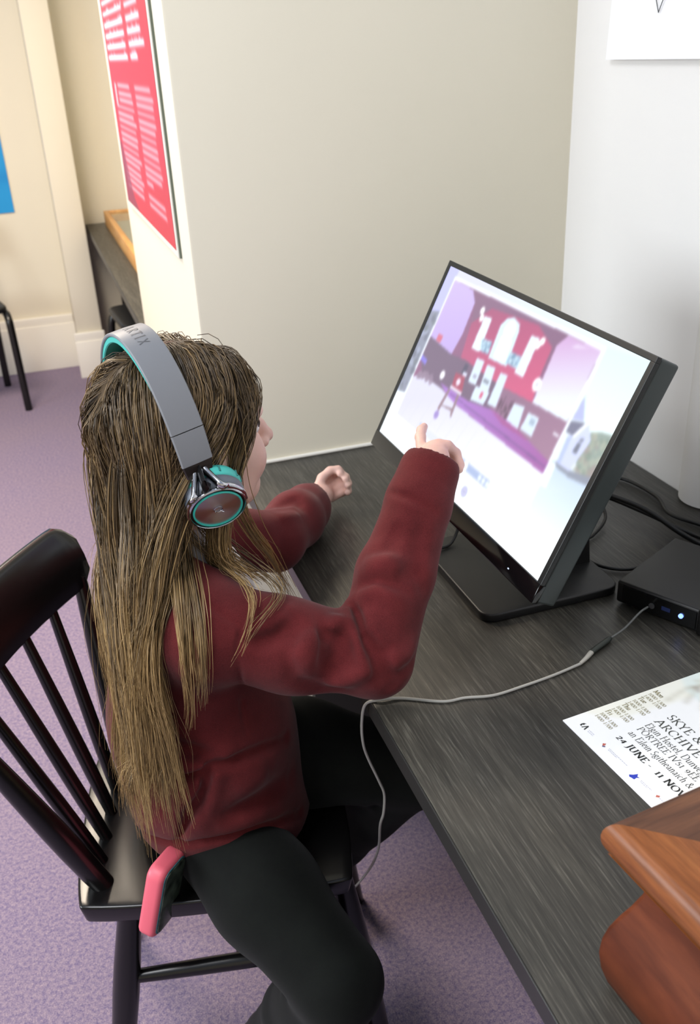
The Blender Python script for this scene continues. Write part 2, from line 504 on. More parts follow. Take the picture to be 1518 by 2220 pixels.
# crest rail, posts and spindles of the fanned back (world positions: base on the seat, top in the rail)
def back_line(q, z):          # q: -1 near end, +1 far end
    c = np.array([-0.136 + 0.088 * q + 0.020 * (q * q), 1.182 + 0.150 * q]) 
    return c + np.array([-0.22, 0.06]) * (z - 0.775)
rings = []
for i in range(31):
    q = -1.10 + 2.20 * i / 30
    e = max(0.0, (abs(q) - 0.92) / 0.18)
    zt = 0.866 - 0.026 * e ** 2; zb = 0.757 + 0.018 * e ** 2
    t = back_line(q + 0.01, 0.8) - back_line(q - 0.01, 0.8); t /= np.linalg.norm(t); nrm = np.array([t[1], -t[0]])
    ring = []
    for (dz, df) in ((zt, 0.003), (zt - 0.006, 0.009), (0.5 * (zt + zb), 0.011), (zb + 0.006, 0.009), (zb, 0.003), (zb, -0.003), (zb + 0.006, -0.009), (0.5 * (zt + zb), -0.011), (zt - 0.006, -0.009), (zt, -0.003)):
        p = back_line(q, dz) + nrm * df; ring.append((p[0], p[1], dz))
    rings.append(ring)
setpar(loft('crest_rail', rings, M_black, None, angle=60), chair)
for k, (bx_, by_) in enumerate(((-0.070, 1.029), (-0.067, 1.072), (-0.057, 1.116), (-0.045, 1.165), (-0.033, 1.212), (-0.012, 1.262))):
    q = -1 + 2 * k / 5; tp = back_line(q, 0.775)
    lo = np.array([bx_, by_, 0.44]); hi = np.array([tp[0], tp[1], 0.775])
    P = np.array([lo + (hi - lo) * t for t in np.linspace(0, 1, 9)])
    if k in (0, 5): setpar(tube('back_post', P, [0.0155, 0.0168, 0.0175, 0.0172, 0.0162, 0.015, 0.0135, 0.012, 0.0105], M_black, None, 16), chair)
    else: setpar(tube('spindle', P, [0.0088, 0.0098, 0.0105, 0.0105, 0.0100, 0.0094, 0.0086, 0.0078, 0.0070], M_black, None, 14), chair)
legs = {}
for nm, tf, tl, ff, fl in (('nb', 0.03, -0.145, -0.045, -0.168), ('fb', 0.03, 0.145, -0.045, 0.168), ('nf', 0.33, -0.15, 0.385, -0.172), ('ff', 0.33, 0.15, 0.385, 0.172)):
    a = np.array([tf, tl, 0.42]); b = np.array([ff, fl, 0.0]); legs[nm] = (a, b)
    P = np.array([a + (b - a) * t for t in np.linspace(0, 1, 9)])
    tube('leg', P, [0.0165, 0.018, 0.0195, 0.0198, 0.019, 0.0178, 0.0165, 0.0152, 0.014], M_black, chair, 18)
def lp(n, z):
    a, b = legs[n]; return b + (a - b) * z / 0.42
for x, y, z in (('nb', 'nf', 0.29), ('fb', 'ff', 0.29)):
    a, b = lp(x, z), lp(y, z); P = [a + (b - a) * t for t in np.linspace(0, 1, 7)]
    tube('stretcher', P, [0.0095, 0.011, 0.012, 0.0125, 0.012, 0.011, 0.0095], M_black, chair, 14)
a = 0.5 * (lp('nb', 0.29) + lp('nf', 0.29)); b = 0.5 * (lp('fb', 0.29) + lp('ff', 0.29))
tube('stretcher', [a + (b - a) * t for t in np.linspace(0, 1, 7)], 0.0105, M_black, chair, 14)
# small pale screw plug low on the near back leg
a = lp('nb', 0.148) + np.array([0.004, -0.0165, 0]); tube('screw_plug', [a, a + np.array([0, -0.0016, 0])], [0.004, 0.003], plastic('worn_plug', srgb(150, 145, 130), 0.5), chair, 12)

# ------------------------------------------------------------------ black tube-frame chairs in the background
def tube_chair(label, loc, rz, back=True):
    c = empty('tube_chair' if back else 'tube_stool', loc, rz); tag(c, label, 'chair' if back else 'stool')
    h = 0.20
    for s in (-1, 1):
        tube('leg_frame', catmull([(-0.22, s * h, 0.0), (-0.20, s * h, 0.30), (-0.185, s * h, 0.43), (-0.13, s * h, 0.455), (0.12, s * h, 0.455), (0.185, s * h, 0.44), (0.205, s * h, 0.36), (0.23, s * h, 0.0)], 6), 0.0175, M_black, c, 12)
    for s in (-1, 1) if back else ():
        tube('back_frame', catmull([(-0.17, s * h, 0.45), (-0.21, s * h, 0.62), (-0.25, s * h * 0.97, 0.80)], 6), 0.0115, M_black, c, 12)
    slab('seat', rrect(0.40, 0.42, 0.06), 0.462, 0.492, M_blackmatte, c, 0.012, 3)
    if not back: return c
    rings = []
    for i in range(13):
        l = -0.195 + 0.39 * i / 12; b = -0.25 - 0.02 * (1 - (l / 0.195) ** 2)
        rings.append([(b + 0.012, l, 0.66), (b + 0.004, l, 0.82), (b - 0.008, l, 0.82), (b, l, 0.66)])
    loft('backrest', rings, M_blackmatte, c, angle=50)
    return c
tube_chair('black chair at the left edge, its leg standing on the carpet by the far wall', (-0.412, 4.72, 0), PI / 2 * 0.0 + math.radians(-78))
tube_chair('low black stool pushed under the desk behind the partition', (0.47, 4.15, 0), math.radians(4), False)

# ------------------------------------------------------------------ touch monitor
yaw, tilt, roll = -1.529, 0.458, -0.03
r_ = np.array([math.cos(yaw), math.sin(yaw), 0]); nh = np.array([math.sin(yaw), -math.cos(yaw), 0])
u_ = np.array([0, 0, 1]) * math.cos(tilt) - nh * math.sin(tilt)
r2 = r_ * math.cos(roll) + u_ * math.sin(roll); u2 = u_ * math.cos(roll) - r_ * math.sin(roll); n2 = np.cross(r2, u2)
MC = np.array([0.579, 1.154, 1.021])
MM = Matrix([[r2[i], u2[i], n2[i], MC[i]] for i in range(3)] + [[0, 0, 0, 1]])
mon = empty('touch_monitor', (0.631, 1.155, 0.73)); tag(mon, 'black touchscreen monitor tilted back on its stand, showing a church interior', 'monitor')
def monpart(o, local=True):
    if local: o.data.transform(MM)
    return setpar(o, mon)
SW, SH = 0.531, 0.299
M_mon = plastic('monitor_black', srgb(22, 25, 26), 0.42)
M_gloss = plastic('monitor_gloss_black', srgb(13, 13, 14), 0.12)
M_grey_edge = plastic('monitor_side_grey', srgb(44, 52, 52), 0.4)
monpart(box('housing', (-SW / 2 - 0.0085, -SH / 2 - 0.026, -0.036), (SW / 2 + 0.0085, SH / 2 + 0.007, -0.004), M_grey_edge, None, 0.004, 3))
bm = bmesh.new()
add_box(bm, (-SW / 2 - 0.009, SH / 2 - 0.0005, -0.005), (SW / 2 + 0.009, SH / 2 + 0.0075, 0.002), 0.001)
add_box(bm, (-SW / 2 - 0.009, -SH / 2 - 0.001, -0.005), (-SW / 2 + 0.0005, SH / 2, 0.002), 0.001)
add_box(bm, (SW / 2 - 0.0005, -SH / 2 - 0.001, -0.005), (SW / 2 + 0.009, SH / 2, 0.002), 0.001)
monpart(link('bezel', bm_mesh('bezel', bm), M_mon))
monpart(box('chin', (-SW / 2 - 0.009, -SH / 2 - 0.027, -0.008), (SW / 2 + 0.009, -SH / 2 + 0.0005, 0.003), M_gloss, None, 0.002, 2))
led = Mat('led_white', (0.6, 0.7, 1), 0.3); led.b.inputs['Emission Color'].default_value = (0.55, 0.7, 1, 1); led.b.inputs['Emission Strength'].default_value = 1.0
monpart(box('power_light', (0.205, -SH / 2 - 0.015, 0.003), (0.2075, -SH / 2 - 0.0135, 0.0036), led.m))

R = Raster(540, 304, (226, 238, 250))
A = SW / SH
# outdoor photograph around the window on the screen
R.poly([(0, 0), (1, 0), (1, 0.05), (0, 0.06)], (205, 208, 245), grad=((0.2, 0), (1, 0), (218, 246, 252)))
R.poly([(0, 0), (0.06, 0), (0.06, 0.3), (0, 0.3)], (176, 178, 236))
R.poly([(0, 0.26), (0.05, 0.24), (0.05, 0.74), (0, 0.78)], (120, 126, 150))
for q in range(40):
    x, y = rnd.uniform(0, 0.045), rnd.uniform(0.27, 0.76); R.disc(x, y, rnd.uniform(0.004, 0.012), rnd.choice([(86, 92, 112), (150, 160, 190), (100, 110, 120)]), A, 0.7)
R.poly([(0, 0.74), (0.06, 0.72), (0.06, 1), (0, 1)], (236, 246, 254))
R.poly([(0.83, 0.03), (1, 0), (1, 0.36), (0.83, 0.40)], (206, 240, 250), grad=((0.9, 0), (0.9, 0.36), (232, 252, 254)))
R.poly([(0.85, 0.237), (0.889, 0.335), (0.846, 0.354)], (168, 176, 226))
R.poly([(0.925, 0.36), (0.96, 0.335), (1, 0.322), (1, 0.56), (0.93, 0.50)], (128, 146, 138))
for q in range(60):
    x, y = rnd.uniform(0.935, 1), rnd.uniform(0.36, 0.54); R.disc(x, y, rnd.uniform(0.004, 0.011), rnd.choice([(104, 124, 112), (160, 168, 150), (142, 130, 128)]), A, 0.6)
R.poly([(0.84, 0.545), (1, 0.52), (1, 0.80), (0.84, 0.86)], (186, 208, 234), grad=((0.9, 0.55), (0.9, 0.8), (230, 246, 254)))
R.poly([(0.86, 0.54), (0.93, 0.535), (1, 0.51), (1, 0.548), (0.93, 0.565), (0.87, 0.56)], (122, 130, 150))
R.poly([(0.846, 0.36), (0.89, 0.34), (0.905, 0.335), (0.881, 0.412), (0.834, 0.41)], (98, 100, 128))
R.poly([(0.905, 0.322), (0.942, 0.39), (0.921, 0.543), (0.866, 0.541), (0.859, 0.425), (0.875, 0.41)], (196, 206, 244))
R.poly([(0.859, 0.425), (0.875, 0.41), (0.880, 0.54), (0.866, 0.541)], (168, 184, 240))
R.poly([(0.903, 0.318), (0.912, 0.325), (0.884, 0.415), (0.874, 0.412)], (240, 246, 255))
R.poly([(0.902, 0.423), (0.917, 0.418), (0.916, 0.467), (0.900, 0.467)], (92, 98, 120))
R.poly([(0.905, 0.40), (0.918, 0.394), (0.918, 0.412), (0.904, 0.417)], (110, 116, 140))
R.poly([(0, 0.855), (1, 0.80), (1, 1), (0, 1)], (240, 250, 255))
# the picture window: church interior
R.poly([(0.051, 0.040), (0.845, 0.028), (0.849, 0.86), (0.057, 0.86)], (238, 246, 255))
IN = [(0.060, 0.056), (0.832, 0.050), (0.838, 0.855), (0.060, 0.852)]
R.poly(IN, (120, 70, 110))
R.poly([(0.060, 0.056), (0.182, 0.062), (0.22, 0.115), (0.228, 0.284), (0.217, 0.403), (0.060, 0.381)], (190, 168, 232), grad=((0.06, 0.06), (0.22, 0.4), (176, 150, 222)))
R.poly([(0.18, 0.056), (0.715, 0.050), (0.665, 0.114), (0.658, 0.281), (0.248, 0.212), (0.22, 0.115)], (112, 74, 108))
R.poly([(0.318, 0.100), (0.557, 0.070), (0.652, 0.132), (0.658, 0.281), (0.677, 0.39), (0.531, 0.403), (0.273, 0.397), (0.248, 0.212)], (150, 58, 100), grad=((0.35, 0.1), (0.6, 0.38), (196, 68, 112)))
R.poly([(0.692, 0.052), (0.832, 0.050), (0.833, 0.374), (0.677, 0.39), (0.665, 0.114)], (196, 152, 206), grad=((0.68, 0.08), (0.84, 0.34), (228, 246, 255)))
R.poly([(0.74, 0.07), (0.79, 0.063), (0.74, 0.088), (0.72, 0.09)], (216, 196, 228))
R.poly([(0.06, 0.381), (0.217, 0.403), (0.30, 0.388), (0.50, 0.40), (0.52, 0.56), (0.237, 0.583), (0.107, 0.583), (0.06, 0.512)], (92, 72, 100))
R.poly([(0.512, 0.40), (0.677, 0.385), (0.833, 0.374), (0.838, 0.60), (0.622, 0.586), (0.5, 0.5)], (124, 86, 118), grad=((0.6, 0.4), (0.84, 0.55), (146, 104, 134)))
R.poly([(0.10, 0.345), (0.13, 0.345), (0.13, 0.385), (0.10, 0.385)], (198, 84, 112))
R.poly([(0.06, 0.49), (0.10, 0.50), (0.10, 0.53), (0.06, 0.52)], (112, 100, 214))
R.poly([(0.405, 0.318), (0.503, 0.309), (0.488, 0.139), (0.476, 0.106), (0.439, 0.090), (0.41, 0.109), (0.393, 0.152)], (206, 238, 250))
R.poly([(0.425, 0.30), (0.488, 0.296), (0.476, 0.19), (0.42, 0.195)], (248, 255, 255))
R.disc(0.445, 0.155, 0.026, (248, 255, 255), A)
for P in ([(0.3, 0.15), (0.339, 0.143), (0.351, 0.317), (0.304, 0.319)], [(0.549, 0.125), (0.587, 0.122), (0.593, 0.314), (0.548, 0.314)]): R.poly(P, (222, 246, 255))
for P in ([(0.336, 0.253), (0.388, 0.24), (0.398, 0.304), (0.354, 0.31)], [(0.493, 0.24), (0.546, 0.233), (0.55, 0.294), (0.493, 0.297)]): R.poly(P, (140, 176, 206))
for q in range(16):
    for (x0, x1, y0, y1) in ((0.345, 0.39, 0.25, 0.30), (0.50, 0.545, 0.24, 0.29)): R.disc(rnd.uniform(x0, x1), rnd.uniform(y0, y1), 0.005, rnd.choice([(90, 124, 160), (200, 232, 245)]), A, 0.7)
for P in ([(0.353, 0.347), (0.395, 0.341), (0.404, 0.468), (0.361, 0.47)], [(0.414, 0.348), (0.458, 0.341), (0.476, 0.466), (0.428, 0.466)], [(0.49, 0.346), (0.527, 0.341), (0.539, 0.501), (0.495, 0.508)], [(0.407, 0.466), (0.482, 0.456), (0.48, 0.525), (0.409, 0.541)], [(0.607, 0.433), (0.655, 0.421), (0.669, 0.525), (0.608, 0.521)], [(0.68, 0.431), (0.73, 0.427), (0.735, 0.515), (0.678, 0.518)]):
    R.poly(P, (206, 226, 244))
R.bar(0.372, 0.42, 0.39, 0.44, (150, 150, 180)); R.bar(0.43, 0.41, 0.46, 0.43, (120, 130, 150)); R.bar(0.445, 0.475, 0.458, 0.505, (200, 70, 110)); R.bar(0.70, 0.445, 0.722, 0.475, (150, 170, 196))
for q in range(26): R.bar((x := rnd.uniform(0.545, 0.60)), (y := rnd.uniform(0.42, 0.50)), x + 0.004, y + 0.03, (70, 48, 70), 0.8)
R.poly([(0.226, 0.560), (0.399, 0.553), (0.537, 0.516), (0.663, 0.523), (0.838, 0.560), (0.838, 0.618), (0.586, 0.612), (0.303, 0.600)], (150, 96, 196), grad=((0.3, 0.56), (0.84, 0.58), (146, 72, 150)))
R.poly([(0.30, 0.572), (0.838, 0.585), (0.838, 0.593), (0.30, 0.578)], (88, 60, 120), 0.8)
R.poly([(0.52, 0.52), (0.663, 0.523), (0.74, 0.54), (0.60, 0.548)], (150, 60, 120), 0.7)
R.poly([(0.060, 0.852), (0.060, 0.62), (0.107, 0.583), (0.253, 0.583), (0.345, 0.604), (0.586, 0.612), (0.838, 0.618), (0.838, 0.855)], (206, 206, 232), grad=((0.3, 0.6), (0.5, 0.86), (232, 236, 248)))
for q in range(14):
    x = 0.10 + 0.055 * q; R.poly([(x + 0.02, 0.64), (x + 0.022, 0.64), (x - 0.01, 0.85), (x - 0.014, 0.85)], (196, 200, 228), 0.5)
for q in range(12): R.disc(rnd.uniform(0.08, 0.2), rnd.uniform(0.565, 0.60), 0.012, (126, 104, 132), A, 0.7)
R.poly([(0.281, 0.468), (0.337, 0.46), (0.355, 0.535), (0.292, 0.55)], (150, 54, 82)); R.disc(0.315, 0.502, 0.011, (226, 214, 236), A)
R.bar(0.285, 0.537, 0.355, 0.553, (222, 214, 236)); R.bar(0.31, 0.40, 0.33, 0.455, (60, 56, 82)); R.bar(0.318, 0.44, 0.34, 0.46, (206, 214, 240))
for a, b in (((0.287, 0.56), (0.275, 0.69)), ((0.343, 0.556), (0.352, 0.678)), ((0.272, 0.655), (0.352, 0.645))):
    R.poly([(a[0] - 0.006, a[1]), (a[0] + 0.006, a[1]), (b[0] + 0.006, b[1]), (b[0] - 0.006, b[1] - 0.014)], (128, 100, 116))
R.disc(0.278, 0.71, 0.013, (140, 118, 196), A)
for x, y, r in ((0.218, 0.52, 0.013), (0.661, 0.306, 0.018)): R.disc(x, y, r, (248, 250, 255), A); R.disc(x, y, r * 0.45, (206, 206, 226), A)
for x, y in ((0.276, 0.132), (0.288, 0.165), (0.603, 0.127), (0.592, 0.152)): R.disc(x, y, 0.011, (250, 255, 255), A)
R.bar(0.805, 0.44, 0.83, 0.452, (236, 240, 255))
# control bar and knobs
R.poly([(0.215, 0.80), (0.66, 0.80), (0.66, 0.838), (0.215, 0.838)], (150, 170, 214))
R.bar(0.262, 0.79, 0.35, 0.85, (222, 224, 240), 0.8)
for q in range(6): R.disc(0.385 + 0.022 * q, 0.82, 0.0075, (230, 242, 255), A)
R.disc(0.525, 0.822, 0.013, (246, 252, 255), A); R.disc(0.235, 0.818, 0.012, (246, 252, 255), A)
for q in range(3): R.disc(0.61 + 0.021 * q, 0.82, 0.008, (226, 238, 252), A)
R.disc(0.573, 0.924, 0.015, (150, 150, 206), A); R.disc(0.573, 0.924, 0.009, (214, 214, 240), A); R.disc(0.573, 0.924, 0.004, (120, 120, 176), A)
R.poly([(0.844, 0.555), (0.868, 0.553), (0.872, 0.66), (0.847, 0.664)], (240, 248, 255))
R.blur(2)
R.a = R.a * 0.79 + 255 * 0.21          # glare of the bright panel, mixed into the picture colours as white
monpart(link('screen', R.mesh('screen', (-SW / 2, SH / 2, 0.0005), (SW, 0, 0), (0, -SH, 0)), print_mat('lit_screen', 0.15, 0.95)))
# stand
slab_o = slab('stand_base', rrect(0.228, 0.25, 0.022, 6, 0.631, 1.155), 0.7305, 0.7445, M_blackmatte, None, 0.003, 3); setpar(slab_o, mon)
slab_o = loft('stand_arm', [[(x, y, z) for x, y in ((cx - 0.014, 1.11), (cx - 0.014, 1.20), (cx + 0.014, 1.20), (cx + 0.014, 1.11))] for cx, z in ((0.725, 0.744), (0.718, 0.82), (0.695, 0.90), (0.660, 0.985))], M_blackmatte, None); setpar(slab_o, mon)
monpart(box('hinge_plate', (-0.06, -0.06, -0.056), (0.06, 0.06, -0.035), M_blackmatte, None, 0.004))

# ------------------------------------------------------------------ mini computer
pf = np.array([0.447, -0.894]); pd_ = np.array([0.894, 0.447]); pa = math.atan2(pd_[1], pd_[0])
pc = empty('mini_computer', (0.722, 1.010, 0.73), pa); tag(pc, 'flat black mini computer with a blue light on its front', 'computer')
# local: x = depth into the case, y = -width along the front
box('case', (0.0, -0.135, 0.004), (0.175, 0.0, 0.040), M_blackmatte, pc, 0.004, 3)
for x in (0.02, 0.155):
    for y in (-0.115, -0.02): box('foot', (x - 0.008, y - 0.008, 0.0), (x + 0.008, y + 0.008, 0.0045), M_black, pc)
box('front_panel', (-0.0015, -0.125, 0.008), (0.001, -0.010, 0.036), M_gloss, pc, 0.0008, 1)
tube('headphone_socket', [(-0.003, -0.058, 0.020), (0.0, -0.058, 0.020)], 0.0045, plastic('socket_grey', srgb(70, 70, 72), 0.4), pc, 14)
box('usb_socket', (-0.0022, -0.086, 0.020), (0, -0.073, 0.026), plastic('usb_blue', srgb(30, 44, 90), 0.4), pc)
led2 = Mat('led_blue', (0.2, 0.3, 1), 0.3); led2.b.inputs['Emission Color'].default_value = (0.16, 0.28, 1, 1); led2.b.inputs['Emission Strength'].default_value = 2.2
tube('power_light', [(-0.004, -0.103, 0.022), (-0.0005, -0.103, 0.022)], 0.0034, led2.m, pc, 16)
box('end_block', (-0.004, -0.139, 0.003), (0.02, -0.127, 0.043), M_black, pc, 0.002)

# ------------------------------------------------------------------ cables
def cable(name, pts, r, m, label, grp=None, cat='cable', sides=8, n=10):
    P = catmull(pts, n); o = tube(name, P, r, m, None, sides)
    return tag(o, label, cat, grp)
M_cable = plastic('black_cable', srgb(16, 16, 17), 0.45)
cable('power_cable', [(0.700, 1.10, 0.90), (0.745, 1.16, 0.845), (0.828, 1.218, 0.800), (0.89, 1.187, 0.772), (0.925, 1.135, 0.745), (0.945, 1.085, 0.7365), (0.975, 1.03, 0.7355), (0.995, 0.96, 0.7355), (1.00, 0.82, 0.7355)], 0.0045, M_cable, 'thick black cable curving from behind the monitor over the desk')
cable('video_cable', [(0.700, 1.12, 0.89), (0.75, 1.18, 0.835), (0.83, 1.232, 0.792), (0.90, 1.205, 0.757), (0.945, 1.15, 0.737), (0.965, 1.10, 0.7355), (0.985, 1.05, 0.7355), (1.015, 0.95, 0.7355)], 0.0038, M_cable, 'black cable lying just above the thick one behind the monitor')
cable('usb_cable', [(0.705, 1.20, 0.86), (0.80, 1.27, 0.79), (0.852, 1.285, 0.765), (0.85, 1.24, 0.742), (0.80, 1.20, 0.7345), (0.765, 1.19, 0.7345), (0.752, 1.12, 0.7345), (0.80, 1.08, 0.7345), (0.90, 1.105, 0.7345), (0.96, 1.075, 0.735)], 0.0028, M_cable, 'thin black cable drooping beside the monitor stand')
cable('network_cable', [(0.80, 1.36, 0.74), (0.90, 1.395, 0.7345), (0.971, 1.378, 0.7345), (0.985, 1.287, 0.7345), (0.965, 1.22, 0.7345), (0.985, 1.165, 0.7345), (1.01, 1.12, 0.7345), (1.02, 0.90, 0.7345)], 0.0035, M_cable, 'black cable on the desk along the white wall')
cable('adapter_cable', [(0.665, 1.29, 0.84), (0.606, 1.281, 0.795), (0.583, 1.266, 0.762), (0.560, 1.246, 0.7485), (0.535, 1.240, 0.748), (0.512, 1.262, 0.738), (0.500, 1.31, 0.7335), (0.53, 1.40, 0.7335), (0.62, 1.47, 0.7335), (0.75, 1.45, 0.7335)], 0.0028, M_cable, 'thin black cable looping under the monitor beside the raised arm')
# ------------------------------------------------------------------ lettering: broad-nib strokes drawn as polylines
def arc(cx, cy, rx, ry, a0, a1, n=10):
    return [(cx + rx * math.cos(math.radians(a0 + (a1 - a0) * i / n)), cy + ry * math.sin(math.radians(a0 + (a1 - a0) * i / n))) for i in range(n + 1)]
def sf(x, y, w=0.11): return [(x - w, y), (x + w, y)]     # serif
G = {
 'A': (.74, [[(.06, 0), (.37, 1)], [(.37, 1), (.68, 0)], [(.17, .36), (.57, .36)], sf(.06, 0), sf(.68, 0)]),
 'C': (.72, [arc(.40, .5, .34, .5, 45, 315, 16), [(.65, .86), (.65, .70)]]),
 'D': (.78, [[(.12, 0), (.12, 1)], [(.04, 1), (.34, 1)] + arc(.34, .5, .36, .5, 90, -90, 12) + [(.04, 0)]]),
 'E': (.60, [[(.14, 0), (.14, 1)], [(.05, 1), (.52, 1), (.52, .86)], [(.14, .52), (.44, .52)], [(.05, 0), (.55, 0), (.57, .16)]]),
 'F': (.56, [[(.14, 0), (.14, 1)], [(.05, 1), (.52, 1), (.52, .86)], [(.14, .52), (.44, .52)], sf(.14, 0)]),
 'H': (.80, [[(.14, 0), (.14, 1)], [(.66, 0), (.66, 1)], [(.14, .52), (.66, .52)], sf(.14, 0), sf(.14, 1), sf(.66, 0), sf(.66, 1)]),
 'I': (.32, [[(.16, 0), (.16, 1)], sf(.16, 0), sf(.16, 1)]),
 'J': (.36, [[(.22, 1), (.22, 0), (.12, -.18), (0, -.2)], sf(.22, 1)]),
 'K': (.70, [[(.14, 0), (.14, 1)], [(.60, 1), (.15, .47)], [(.26, .60), (.64, 0)], sf(.14, 0), sf(.14, 1), sf(.60, 1, .09), sf(.64, 0, .08)]),
 'M': (.92, [[(.12, 0), (.16, 1)], [(.16, 1), (.46, .12)], [(.46, .12), (.76, 1)], [(.76, 1), (.82, 0)], sf(.12, 0), sf(.82, 0)]),
 'N': (.82, [[(.14, 0), (.14, 1)], [(.14, 1), (.68, 0)], [(.68, 0), (.68, 1)], sf(.14, 0), sf(.68, 1), sf(.10, 1, .07)]),
 'O': (.82, [arc(.41, .5, .35, .5, 90, 450, 22)]),
 'P': (.60, [[(.14, 0), (.14, 1)], [(.05, 1), (.30, 1)] + arc(.30, .74, .24, .26, 90, -90, 10) + [(.14, .48)], sf(.14, 0)]),
 'R': (.66, [[(.14, 0), (.14, 1)], [(.05, 1), (.30, 1)] + arc(.30, .75, .23, .25, 90, -90, 10) + [(.14, .5)], [(.30, .5), (.62, 0)], sf(.14, 0)]),
 'S': (.52, [arc(.26, .75, .18, .25, 40, 240, 10) + arc(.26, .25, .20, .25, 60, -150, 12)]),
 'T': (.64, [[(.32, 0), (.32, 1)], [(.05, .86), (.06, 1), (.58, 1), (.59, .86)], sf(.32, 0)]),
 'U': (.78, [[(.14, 1), (.14, .32)] + arc(.39, .32, .25, .32, 180, 360, 12) + [(.64, 1)], sf(.14, 1), sf(.64, 1)]),
 'V': (.74, [[(.06, 1), (.37, 0)], [(.37, 0), (.68, 1)], sf(.06, 1), sf(.68, 1)]),
 'X': (.70, [[(.08, 1), (.62, 0)], [(.08, 0), (.62, 1)]]),
 'Y': (.68, [[(.06, 1), (.34, .48)], [(.62, 1), (.34, .48)], [(.34, .5), (.34, 0)], sf(.34, 0), sf(.06, 1, .09), sf(.62, 1, .09)]),
 '&': (.84, [[(.78, .52), (.56, .12), (.36, -.01), (.16, .04), (.08, .22), (.16, .42), (.42, .62), (.50, .80), (.40, .97), (.26, .94), (.22, .78), (.34, .54), (.64, .10), (.80, 0)]]),
 'a': (.50, [[(.10, .50), (.20, .61), (.32, .58), (.36, .46), (.36, .08), (.46, 0)], [(.36, .36), (.16, .30), (.08, .14), (.16, 0), (.28, .03), (.36, .12)]]),
 'c': (.48, [arc(.28, .31, .21, .31, 50, 310, 14)]),
 'd': (.56, [arc(.25, .31, .19, .31, 60, 300, 12), [(.42, 1.03), (.42, 0)]]),
 'e': (.48, [[(.08, .36), (.42, .36)] + arc(.26, .31, .19, .31, 10, 315, 14)]),
 'g': (.52, [arc(.24, .40, .16, .21, 0, 360, 14), [(.18, .18), (.14, .08), (.40, .02), (.46, -.12), (.30, -.25), (.10, -.22), (.06, -.10), (.18, .0)], [(.38, .56), (.48, .60)]]),
 'h': (.58, [[(.12, 0), (.12, 1.03)], [(.12, .40)] + arc(.29, .42, .16, .20, 150, 0, 8) + [(.45, 0)], sf(.12, 0, .09), sf(.45, 0, .09)]),
 'i': (.28, [[(.14, 0), (.14, .62)], [(.12, .84), (.17, .88)], sf(.14, 0, .09)]),
 'l': (.28, [[(.14, 0), (.14, 1.03)], sf(.14, 0, .09)]),
 'n': (.58, [[(.12, 0), (.12, .62)], [(.12, .40)] + arc(.29, .42, .16, .20, 150, 0, 8) + [(.45, 0)], sf(.12, 0, .09), sf(.45, 0, .09)]),
 'o': (.54, [arc(.27, .31, .21, .31, 90, 450, 16)]),
 'r': (.40, [[(.12, 0), (.12, .62)], [(.12, .42), (.22, .58), (.36, .60)], sf(.12, 0, .09)]),
 's': (.40, [arc(.20, .46, .13, .15, 40, 240, 8) + arc(.20, .15, .14, .15, 60, -150, 8)]),
 't': (.36, [[(.16, .82), (.16, .10), (.24, 0), (.34, .06)], [(.04, .60), (.32, .60)]]),
 'u': (.58, [[(.12, .62), (.12, .16)] + arc(.28, .18, .16, .18, 180, 330, 8), [(.45, .62), (.45, 0)], sf(.10, .62, .06)]),
 'v': (.50, [[(.06, .62), (.25, 0)], [(.25, 0), (.44, .62)], sf(.06, .62, .07), sf(.44, .62, .07)]),
 '0': (.52, [arc(.26, .36, .20, .36, 90, 450, 18)]),
 '1': (.40, [[(.20, 0), (.20, .72)], sf(.20, 0), [(.10, .62), (.20, .72)]]),
 '2': (.52, [[(.10, .54), (.16, .68), (.28, .72), (.40, .62), (.40, .48), (.10, 0), (.46, 0)]]),
 '3': (.50, [arc(.24, .54, .15, .18, 140, -70, 8) + arc(.24, .17, .18, .20, 70, -140, 9)]),
 '4': (.54, [[(.40, 0), (.40, .72)], [(.40, .72), (.06, .22), (.50, .22)]]),
 '5': (.50, [[(.42, .72), (.16, .72), (.13, .42)] + arc(.23, .22, .20, .24, 110, -140, 10)]),
 '7': (.50, [[(.08, .70), (.46, .72), (.20, 0)]]),
 '9': (.52, [arc(.26, .48, .17, .23, 0, 360, 14), [(.43, .46), (.38, .16), (.16, 0)]]),
 '-': (.36, [[(.06, .34), (.30, .36)]]), ',': (.24, [[(.12, .06), (.06, -.14)]]), ' ': (.30, []),
}
def lettering(name, text, origin, ex, ey, size, weight, m, parent, track=0.02, lift=0.0004, nz=(0, 0, 1), curve=None):
    """text on a plane: ex reading direction, ey up; the nib is held at 22 degrees"""
    o, ex, ey, nz = (np.array(q, float) for q in (origin, ex, ey, nz))
    nib = np.array([math.cos(math.radians(22)), math.sin(math.radians(22))]) * weight / 2
    V, F = [], []; x = 0.0
    def put(p): 
        if curve: return curve(p[0] * size, p[1] * size)
        return o + ex * p[0] * size + ey * p[1] * size + nz * lift
    for ch in text:
        w, strokes = G[ch]
        for st in strokes:
            P = np.array(st, float) + np.array([x, 0])
            for i in range(len(P) - 1):
                d = P[i + 1] - P[i]; L = np.linalg.norm(d)
                if L < 1e-9: continue
                t = np.array([-d[1], d[0]]) / L * weight * 0.16
                nb = nib if np.dot(nib, t) >= 0 else -nib
                k = len(V); e = d / L * weight * 0.10
                V += [put(P[i] + nb + t - e), put(P[i] - nb - t - e), put(P[i + 1] - nb - t + e), put(P[i + 1] + nb + t + e)]
                F.append((k, k + 1, k + 2, k + 3))
        x += w + track
    me = bpy.data.meshes.new(name); me.from_pydata([tuple(map(float, v)) for v in V], [], F)
    return link(name, me, m, parent), x * size

